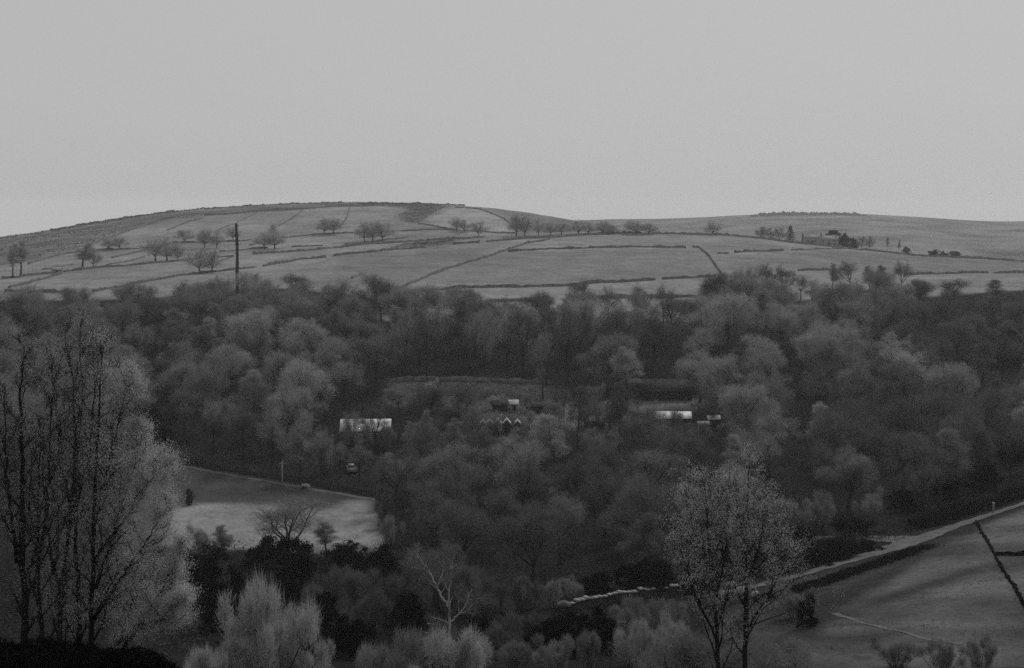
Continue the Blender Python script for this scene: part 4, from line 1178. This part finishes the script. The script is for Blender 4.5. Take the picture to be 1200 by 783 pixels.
BUSH = [
 (400, 700, 50, 44, 'twig_mid', 'grey twiggy bush right of the spreading field edge tree'), (370, 735, 60, 60, 'twig_mid', 'grey rounded bush right of the feathery pair'), (430, 745, 60, 60, 'twig_mid', 'broad grey bush left of the white branched tree'),
 (478, 730, 60, 60, 'twig_mid', 'rounded grey bush behind the white branched tree'), (545, 725, 84, 76, 'twig_mid', 'large grey dome bush right of the white branched tree'), (575, 748, 56, 60, 'twig_mid', 'dark grey bush right of the large dome'),
 (500, 690, 60, 50, 'twig_dark', 'dark bush behind the white branched tree'), (610, 715, 40, 44, 'twig_mid', 'small bush left of the gate pier'), (645, 712, 34, 36, 'twig_mid', 'pale grey bush against the gate pier'),
 (620, 758, 44, 46, 'twig_mid', 'grey bush before the lane\'s lower end'), (740, 745, 60, 44, 'twig_mid', 'grey bush below the middle of the coped wall'), (780, 740, 60, 40, 'twig_mid', 'grey bush below the coped wall\'s right end'),
 (735, 780, 44, 50, 'twig_mid', 'rounded bush at the bottom below the coped wall'), (770, 782, 50, 50, 'twig_mid', 'wide bush at the bottom left of the birch pair'), (930, 725, 50, 40, 'twig_mid', 'grey bush right of the birch pair at the pasture corner'),
 (915, 700, 34, 26, 'twig_mid', 'small bush against the lane hedge by the birches'), (580, 480, 30, 18, 'twig_pale', 'pale bush behind the zigzag huts'), (620, 474, 26, 16, 'twig_pale', 'pale rounded bush in the clearing right of huts'),
 (700, 470, 24, 22, 'twig_pale', 'pale upright bush left of the dark barn'), (540, 486, 34, 22, 'twig_pale', 'pale low bush between white shed and huts'), (490, 478, 40, 22, 'twig_pale', 'pale bush on the bank above the long white shed'),
 (505, 465, 20, 22, 'feather', 'very pale leafy bush above the long white shed'), (860, 478, 40, 26, 'twig_pale', 'pale bush right of the dark barn'), (900, 480, 44, 26, 'twig_pale', 'second pale bush right of the dark barn'),
 (560, 560, 44, 40, 'twig_pale', 'pale bush in front of the zigzag huts'), (600, 540, 40, 30, 'twig_pale', 'pale low bush below the set apart hut'), (465, 560, 36, 30, 'twig_pale', 'pale bush near the mown field\'s upper right corner'), (380, 556, 34, 26, 'twig_mid', 'grey bush behind the mown field wall near the car'),
 (1080, 585, 50, 40, 'twig_mid', 'grey domed bush above the lane fork'), (1020, 612, 46, 40, 'twig_mid', 'grey bush behind the side track post'), (960, 620, 50, 44, 'twig_mid', 'grey bush behind the side track'), (920, 622, 44, 40, 'twig_mid', 'grey bush at the end of the side track'),
 (235, 655, 50, 40, 'twig_mid', 'grey thin bush on the mown field\'s near left edge'), (262, 648, 30, 30, 'twig_mid', 'thin upright bush left of the spreading tree by mown field'), (1050, 782, 60, 36, 'twig_mid', 'grey bush at the pasture bottom'), (1105, 792, 60, 44, 'twig_mid', 'thin grey bush at the pasture bottom'), (1150, 794, 64, 50, 'twig_mid', 'grey twiggy bush rightmost at the pasture bottom'),
]
BUSH += [(447, 596, 26, 34, 'twig_dark', 'dark bush closing the mown field\'s right end at top'), (452, 618, 30, 40, 'twig_dark', 'dark bush closing the mown field\'s right end midway'), (456, 642, 34, 40, 'twig_mid', 'grey bush closing the mown field\'s right end at bottom'),
 (404, 528, 30, 31, 'twig_mid', 'twiggy bush before the left end of the long white shed'), (425, 530, 34, 27, 'twig_mid', 'twiggy bush before the middle of the long white shed'), (448, 529, 34, 33, 'twig_mid', 'twiggy bush before the right end of the long white shed'),
 (568, 518, 26, 20, 'twig_mid', 'bush in front of the leftmost zigzag huts'), (606, 520, 30, 22, 'twig_mid', 'bush in front of the set apart zigzag hut'), (588, 528, 34, 20, 'twig_pale', 'pale bush in front of the middle zigzag huts'),
 (776, 512, 34, 18, 'twig_mid', 'bush before the left part of the narrow white roofed shed'), (806, 514, 34, 20, 'twig_dark', 'dark bush before the right part of the narrow white roofed shed'), (846, 512, 24, 18, 'twig_mid', 'bush right of the tiny white roofed hut'),
 (455, 740, 80, 84, 'twig_mid', 'big grey bush left of the white branched tree, below the field corner'), (520, 715, 90, 70, 'twig_dark', 'big dark domed bush behind the white branched tree'), (560, 720, 60, 60, 'twig_mid', 'tall bush at the lane\'s lower end'),
 (395, 765, 70, 60, 'twig_dark', 'dark bush at bottom right of the feathery pair'), (420, 710, 70, 50, 'twig_mid', 'grey bush under the mown field\'s near edge'), (590, 770, 60, 50, 'twig_dark', 'dark bush at bottom below the lane\'s lower end')]
for px, row, wd, ht, tn, lab in BUSH:
    if row > 685 and px < 640 and tn == 'twig_mid': tn = 'twig_dark'
    p = P(px, row, 60)
    plant('bush', 'bare_bush', 0, 0, px_m(ht, p[1]), px_m(wd, p[1]), tn, lab, 'bush', 'bare twiggy bushes', pos=p, parts=('stem', 'twigs'))
SAP = [(297, 792, 116, 88, 78, 'tallest feathery pale tree right of the left birches'), (328, 792, 90, 84, 80, 'feathery pale tree close right of the tallest one'), (262, 795, 62, 66, 76, 'low feathery pale sapling left of the tallest one'), (350, 796, 50, 50, 80, 'short feathery pale sapling right of the feathery pair'),
       (232, 795, 40, 40, 74, 'small pale sapling beside the left birches'), (690, 782, 48, 30, 110, 'pointed pale sapling below the gate pier'), (600, 785, 40, 40, 110, 'low pale sapling at bottom left of gate pier'), (652, 790, 44, 32, 108, 'low pale sapling between the black bushes'), (755, 775, 52, 34, 112, 'pointed pale sapling left of the birch pair'),
       (800, 780, 60, 44, 105, 'broad pale sapling at the birch pair\'s left'), (625, 712, 34, 22, None, 'small pointed sapling behind the gate pier'), (668, 705, 30, 20, None, 'small pale sapling above the lane wall\'s left end')]
for px, row, ht, wd, dd, lab in SAP:
    p = P(px, min(row, 782), 60) if dd is None else np.array([(px - 600) / F * dd, dd, float(Zt((px - 600) / F * dd, dd)[0])])
    topz = float(slope(row - ht)) * p[1]
    if True:
        plant('bush', 'pale_sapling', 0, 0, max(1.2, topz - p[2]), px_m(wd, p[1]) * (1.35 if px < 400 else 1.7), 'feather' if px < 400 else ('twig_pale' if px > 700 else 'twig_mid'), lab, 'sapling', 'pale feathery saplings', pos=p, parts=('stem', 'twigs')); continue
    plant('feather', 'feathery_sapling', 0, 0, max(1.2, topz - p[2]), px_m(wd, p[1]) * 1.1, 'feather' if px < 400 else 'twig_pale', lab, 'sapling', 'pale feathery saplings', pos=p)

# ------------------------------------------------------------------ near trees
def near_tree(name, stems, label, cat, Lmax, nside, bark, twig, seed, leaf=None, nleaf=0, lsize=.03, bias=None, up=.05, ntw=14, tww=.011, tw=(.15, .5), shape=None, ang=(30, 58), base=None, t0=.14, nsub=7, group=None):
    T = Tree(seed); g = T.g
    b0 = np.array(stems[0][0][0]) if base is None else base
    for pts, r0, r1 in stems:
        Pp = np.array(pts) - b0
        s_ = np.linspace(0, len(Pp) - 1, 26); k = np.minimum(s_.astype(int), len(Pp) - 2); u = (s_ - k)[:, None]
        L = Pp[k] * (1 - u) + Pp[k + 1] * u
        kk = np.ones(3) / 3
        for ax in range(3): L[1:-1, ax] = np.convolve(L[:, ax], kk, mode='valid')
        L[2:-1] += g.normal(size=(len(L) - 3, 3)) * .022
        T.trunk.tube(L, np.linspace(r0, r1, len(L)) * (1 + .06 * g.normal(size=len(L))), 8)
        for i in range(nside):
            t = t0 + (1 - t0) * (i + g.random()) / nside
            fi = t * (len(L) - 1); j = min(int(fi), len(L) - 2); u = fi - j
            p = L[j] * (1 - u) + L[j + 1] * u; d0 = unit(L[j + 1] - L[j])
            f = shape(t) if shape else (1 - .75 * t)
            ln = Lmax * f * g.uniform(.4, 1.2)
            a = R(g.uniform(*ang)); az = i * 2.4 + g.normal() * .5
            d = unit(d0 * math.cos(a) + (np.array([math.cos(az), math.sin(az), 0])) * math.sin(a))
            rb = max(.010, (r0 + (r1 - r0) * t) * .50)
            lp = walk(p, d, ln, 8, .10, up, g)
            T.trunk.tube(lp, np.linspace(rb, .005, len(lp)), 5)
            for q in range(nsub):
                t2 = .2 + .8 * (q + g.random()) / nsub; fi2 = t2 * (len(lp) - 1); j2 = min(int(fi2), len(lp) - 2); u2 = fi2 - j2
                p2 = lp[j2] * (1 - u2) + lp[j2 + 1] * u2; dd = unit(lp[j2 + 1] - lp[j2])
                d2 = unit(dd * .8 + perp(dd, g) * .6 + np.array([0, 0, .12]))
                sp = walk(p2, d2, ln * g.uniform(.22, .45), 6, .13, up, g)
                T.crown.tube(sp, np.linspace(rb * .4, .003, len(sp)), 4)
                T.twigs(sp, ntw, tw, tww, .1, .9, 1)
    tm, cm = T.bake(name)
    e = empty(name, b0, label, cat, group)
    link('trunk', tm, M[bark], e); link('crown', cm, M[twig], e)
    if nleaf:
        link('leaves', T.leaves('leaves', nleaf, lsize, bias), M[leaf], e)
    return e

def stem(Y, pts, r0, r1, dy=0.0):
    A = [Q(px, row, Y + dy * i / max(1, len(pts) - 1)) for i, (px, row) in enumerate(pts)]
    return (A, r0, r1)
def dome(t): return 1.0 - .72 * t ** 1.3
def rbias(x0):
    return lambda E: np.clip(.25 + (E[:, 0] - x0) * .9, .06, 2.0) * np.clip(.5 + np.hypot(E[:, 0], E[:, 1]) * .5, .3, 2)
near_tree('birch', [stem(41, [(30, 778), (28, 700), (26, 620), (25, 540), (23, 470), (28, 405)], .12, .012), stem(41, [(40, 690), (52, 620), (58, 540), (62, 440)], .06, .008, .8), stem(41, [(20, 660), (8, 560), (4, 450)], .06, .008, -.6), stem(41, [(52, 770), (46, 700), (44, 600), (48, 500)], .07, .01, .5)],
          'thick dark trunked birch at the photo\'s left edge', 'birch tree', 1.7, 18, 'bark_black', 'twig_black', 801, 'bud_dull', 14000, .026, shape=dome, ang=(20, 54), ntw=6, t0=.04, nsub=9)
near_tree('birch', [stem(43, [(69, 785), (70, 730), (75, 660), (85, 590), (89, 520), (86, 450), (76, 392)], .095, .012), stem(43, [(92, 785), (93, 720), (90, 640), (87, 560), (97, 480), (94, 385)], .085, .012, .6), stem(43, [(72, 700), (58, 640), (50, 560), (52, 480)], .06, .008, -.5), stem(43, [(88, 600), (104, 530), (112, 460), (116, 410)], .05, .008, .5), stem(43, [(84, 600), (70, 540), (66, 470), (64, 420)], .05, .008, .2)],
          'twin stemmed birch in the middle of the left group', 'birch tree', 1.9, 20, 'bark_black', 'twig_black', 802, 'bud_dull', 34000, .026, shape=dome, ang=(20, 54), ntw=6, t0=.04, nsub=9)
near_tree('birch', [stem(42, [(107, 785), (108, 720), (110, 640), (112, 560), (117, 480), (118, 400)], .09, .012), stem(42, [(110, 725), (140, 680), (168, 640), (196, 595)], .07, .008, -.4), stem(42, [(112, 690), (132, 630), (150, 570), (168, 505)], .06, .008, .5), stem(42, [(135, 772), (165, 725), (192, 690), (212, 650)], .055, .008, .3), stem(42, [(112, 610), (126, 550), (140, 490), (150, 445)], .05, .008, .3), stem(42, [(120, 765), (160, 740), (190, 725), (214, 705)], .045, .006, -.3), stem(42, [(111, 655), (145, 610), (172, 570), (188, 545)], .05, .007, -.5)],
          'birch with right-sweeping limbs and pale young leaves, rightmost of left group', 'birch tree', 1.55, 18, 'bark_black', 'twig_black', 803, 'bud', 110000, .029, shape=dome, bias=rbias(-.6), ang=(20, 54), ntw=6, t0=.04, nsub=9)
near_tree('birch', [stem(58, [(842, 812), (840, 760), (838, 705), (832, 660), (828, 610), (826, 560)], .115, .012), stem(58, [(838, 705), (850, 655), (854, 600)], .06, .008, .4), stem(58, [(840, 750), (812, 690), (796, 640)], .06, .008, -.6), stem(58, [(834, 665), (812, 620), (804, 585)], .045, .008, .5)],
          'slim dark birch, left one of the lower right pair', 'birch tree', 3.1, 16, 'bark_black', 'twig_black', 804, 'bud_dull', 15000, .042, shape=dome, ang=(20, 52), ntw=5, t0=.04)
near_tree('birch', [stem(60, [(873, 815), (873, 750), (874, 690), (875, 630), (877, 580), (878, 538)], .125, .012), stem(60, [(874, 690), (890, 640), (900, 590)], .06, .008, -.4), stem(60, [(874, 740), (905, 690), (925, 650)], .06, .008, .5), stem(60, [(875, 640), (864, 600), (860, 565)], .045, .008, .3)],
          'straight dark birch, right one of the lower right pair', 'birch tree', 3.2, 16, 'bark_black', 'twig_black', 805, 'bud_dull', 15000, .042, shape=dome, ang=(20, 52), ntw=5, t0=.04)
near_tree('pale_tree', [stem(66, [(527, 800), (527, 740), (526, 705), (529, 670), (532, 645)], .075, .015), stem(66, [(526, 712), (512, 690), (500, 665), (487, 648)], .06, .015, .5), stem(66, [(512, 690), (520, 668), (519, 648)], .045, .012, -.3), stem(66, [(527, 730), (545, 712), (553, 690)], .045, .01, .4), stem(66, [(505, 674), (497, 668), (480, 664)], .03, .008)],
          'small tree with whitish bare branches at bottom centre', 'tree', 1.5, 9, 'bark_pale', 'twig_mid', 806, shape=dome, ntw=9, tww=.014)
for px, row, dd, ht, wd, lab in ((480, 800, 64, 66, 70, 'pale twiggy bush under the white branched tree\'s left'), (530, 802, 63, 80, 90, 'brightest pale twiggy bush at the white branched tree\'s foot'), (440, 800, 66, 56, 50, 'pale twiggy bush left at bottom near the white branched tree'), (860, 800, 70, 70, 120, 'pale twiggy bush behind the lower right birch pair'), (800, 802, 75, 60, 90, 'pale twiggy bush left of the lower right birch pair'), (915, 802, 75, 66, 90, 'pale twiggy bush right of the lower right birch pair')):
    x = (px - 600) / F * dd; z = float(Zt(x, dd)[0])
    H = float(slope(row - ht)) * dd - z
    plant('bush', 'pale_bush', 0, 0, H, px_m(wd, dd) * 1.6, 'feather' if px == 530 else 'twig_mid', lab, 'bush', 'pale bushes on the near slope', pos=np.array([x, dd, z]), parts=('stem', 'twigs'))

# ------------------------------------------------------------------ ground cover (uncountable)
def scatter(name, n, fpx, frow, hgt, size, mat, label, ymin=60, spread=1.0):
    X = []; g = np.random.default_rng(hash(name) % 1000 if False else len(name) * 17)
    k = 0
    pxs, rws = fpx(n, g), frow(n, g)
    return pxs, rws
g = np.random.default_rng(99)
# undergrowth over the floor of the wood
n_u = 420000
pxu = g.uniform(-60, 1260, n_u); du = np.sqrt(g.uniform(120 ** 2, 480 ** 2, n_u))
xu = (pxu - 600) / F * du; zu = Zt(xu, du); qx, qy = proj(xu, du, zu)
keep = (qy > np.interp(qx, [0, 100, 200, 280, 345, 400, 460, 540, 600, 690, 760, 800, 850, 900, 960, 1060, 1120, 1200], [352, 352, 350, 342, 340, 347, 352, 358, 360, 378, 382, 380, 352, 350, 350, 350, 346, 342]))
keep &= ~(inside(qx, qy, [(880, 690), (1000, 655), (1090, 632), (1300, 555), (1400, 900), (760, 900), (820, 760)]))
keep &= ~(inside(qx, qy, [(150, 530), (200, 538), (300, 554), (400, 576), (446, 584), (450, 641), (330, 646), (150, 640)]))
lanep = np.array([P(*q)[:2] for q in LANE])
def dist_poly(x, y, poly):
    best = np.full(x.shape, 1e9)
    for a, b_ in zip(poly[:-1], poly[1:]):
        v = b_ - a; t = np.clip(((x - a[0]) * v[0] + (y - a[1]) * v[1]) / (v @ v), 0, 1)
        best = np.minimum(best, np.hypot(x - a[0] - v[0] * t, y - a[1] - v[1] * t))
    return best
keep &= dist_poly(xu, du, lanep) > 2.4
dens = .5 + .5 * np.sin(xu * .19 + 2 * np.sin(du * .07)) * np.sin(du * .23 + 1.7 * np.sin(xu * .05))
keep &= g.random(n_u) < .25 + .75 * dens
xu, du, zu, dens = xu[keep], du[keep], zu[keep], dens[keep]
S = np.column_stack([xu, du, zu + g.random(len(xu)) * (.25 + 2.0 * dens ** 1.5)])
Dv = g.normal(size=S.shape) + np.array([0, 0, .6]); Dv /= np.linalg.norm(Dv, axis=1)[:, None]
Vv, tr = twig_tris(S, Dv, g.uniform(.5, 1.2, len(S)), .11, g)
tag(link('undergrowth', mesh_np('undergrowth', Vv, tris=tr), M['under']), 'low scrubby undergrowth over the floor of the wood', 'undergrowth', kind='stuff')
# brambles on the near bank under the birches
n_b = 70000
pxb = g.uniform(-120, 200, n_b); db = g.uniform(33, 50, n_b)
xb = (pxb - 600) / F * db; zb = Zt(xb, db)
nb2 = n_b // 2; db[:nb2] = g.uniform(16, 36, nb2); pxb[:nb2] = g.uniform(-160, 185, nb2); xb = (pxb - 600) / F * db; zb = Zt(xb, db)
hb = (.28 + .28 * np.sin(xb * 2.1) * np.sin(xb * .77 + db * .5)) * np.interp(pxb, [-90, 200, 260, 330], [1, 1, .6, .15])
hb[:nb2] *= .25
S = np.column_stack([xb, db, zb + g.random(n_b) * np.maximum(hb, .05)])
Dv = g.normal(size=S.shape); Dv /= np.linalg.norm(Dv, axis=1)[:, None]
Vv, tr = twig_tris(S, Dv, g.uniform(.08, .28, n_b), .05, g)
tag(link('brambles', mesh_np('brambles', Vv, tris=tr), M['under_dark']), 'black tangle of brambles on the near bank under the left birches', 'brambles', kind='stuff')
# tufted grass of the pasture
n_g = 90000
pxg = g.uniform(700, 1300, n_g); dg = np.sqrt(g.uniform(100 ** 2, 235 ** 2, n_g))
xg = (pxg - 600) / F * dg; zg = Zt(xg, dg); qx, qy = proj(xg, dg, zg)
kp = inside(qx, qy, [(885, 706), (1000, 668), (1090, 640), (1300, 568), (1400, 900), (800, 900), (850, 760)]) & (dist_poly(xg, dg, lanep) > 2.6)
dn = .5 + .5 * np.sin(xg * .33 + 2.2 * np.sin(dg * .11)) * np.sin(dg * .41 - xg * .13)
kp &= g.random(n_g) < .02 + .6 * dn ** 3
xg, dg, zg = xg[kp], dg[kp], zg[kp]
S = np.column_stack([xg, dg, zg]); Dv = g.normal(size=S.shape) * .6 + np.array([0, 0, 1.]); Dv /= np.linalg.norm(Dv, axis=1)[:, None]
Vv, tr = twig_tris(S, Dv, g.uniform(.12, .3, len(S)), .07, g)
tag(link('rough_grass', mesh_np('rough_grass', Vv, tris=tr), mat_grey('tufted_grass', .10, .35, .1)), 'tufted rough grass in the pasture below the lane', 'grass', kind='stuff')
# rough scrub along the hill crest and the wood on the far ridge
def tufts(name, cols, n_, hgt, size, mat, label, place):
    S = []
    Xc, Yc, Zc = place(n_)
    S = np.column_stack([Xc, Yc, Zc + g.random(n_) * hgt])
    Dv = g.normal(size=S.shape); Dv /= np.linalg.norm(Dv, axis=1)[:, None]
    Vv, tr = twig_tris(S, Dv, g.uniform(.6, 1.4, n_) * size, size * .7, g)
    tag(link(name, mesh_np(name, Vv, tris=tr), mat), label, 'scrub', kind='stuff')
cd = np.array(CREST, float)
def crest_place(n_):
    c = g.uniform(60, 545, n_); c = c[np.argsort(c)]
    cl = np.sin(c * .35) + np.sin(c * .13 + 1) + np.sin(c * .9) * .5
    d = np.interp(c, cd[:, 0], cd[:, 1]) + g.normal(size=n_) * 14
    x = (c - 600) / F * d
    z = Zt(x, d) + np.maximum(cl, -0.5) * .35
    return x, d, z
tufts('heather_scrub', None, 16000, .8, .8, mat_grey('heather', .10, .4, .1), 'rough heather and scrub along the crest of the near hill', crest_place)
def moor_place(n_):
    c = g.uniform(-60, 545, n_ * 4); d = g.uniform(780, 1250, n_ * 4); x = (c - 600) / F * d; z = Zt(x, d); qx_, qy_ = proj(x, d, z)
    k = inside(qx_, qy_, [(-60, 306), (-60, 285), (60, 268), (130, 256), (200, 248), (245, 250), (200, 258), (160, 268), (130, 279), (100, 290), (40, 303)]) | inside(qx_, qy_, [(420, 238), (500, 238), (524, 243), (514, 247), (500, 255), (489, 262), (470, 259), (466, 252), (480, 247), (470, 243), (420, 241)]) | inside(qx_, qy_, [(455, 292), (474, 286), (532, 282), (530, 286), (500, 289)])
    mo = np.sin(x * .05 + 2 * np.sin(d * .021)) * np.sin(d * .043 + 1.5 * np.sin(x * .031)) + .6 * np.sin(x * .16 + d * .09) * np.sin(d * .12 - x * .07)
    k &= (mo > -.1 + .5 * g.random(n_ * 4)) | (qx_ > 400)
    return x[k], d[k], z[k]
_x, _d, _z = moor_place(12000)
tufts('moor_scrub', None, len(_x), .7, .8, mat_grey('moor_plants', .085, .4, .1), 'dark heather patches on the rough moor and below the crest', lambda n_: (_x, _d, _z))
def ridge_place(n_):
    c = g.uniform(878, 1016, n_); top = np.interp(c, [878, 890, 925, 945, 1000, 1016], [.2, .8, 1, .7, .8, .1]) * (.8 + .25 * np.sin(c * .31) * np.sin(c * .83 + 1))
    d = 2960 + g.normal(size=n_) * 25
    x = (c - 600) / F * d; z = np.interp(c, CG, slope(rt)) * 3000 - 6.0 + 9 * top * g.random(n_)
    return x, d, z
tufts('far_wood', None, 14000, 1.0, 3.0, M['leaf_dark'], 'dark strip of far woodland along the distant ridge', ridge_place)

# ------------------------------------------------------------------ haze
zlo = float(min(GZ.min(), RZ.min())) - 1.0
hb_ = MB(); hb_.box(-2600, 2600, -70, 3700, zlo, 40)
hm = bpy.data.materials.new('haze'); hm.use_nodes = True
hn = hm.node_tree; hn.nodes.clear()
ho = hn.nodes.new('ShaderNodeOutputMaterial'); pv = hn.nodes.new('ShaderNodeVolumePrincipled')
pv.inputs['Color'].default_value = (1, 1, 1, 1); pv.inputs['Density'].default_value = HAZE; pv.inputs['Anisotropy'].default_value = 0.4
hn.links.new(pv.outputs[0], ho.inputs['Volume'])
tag(link('haze', hb_.mesh('haze'), hm), kind='stuff', label='thin pale haze filling the valley')
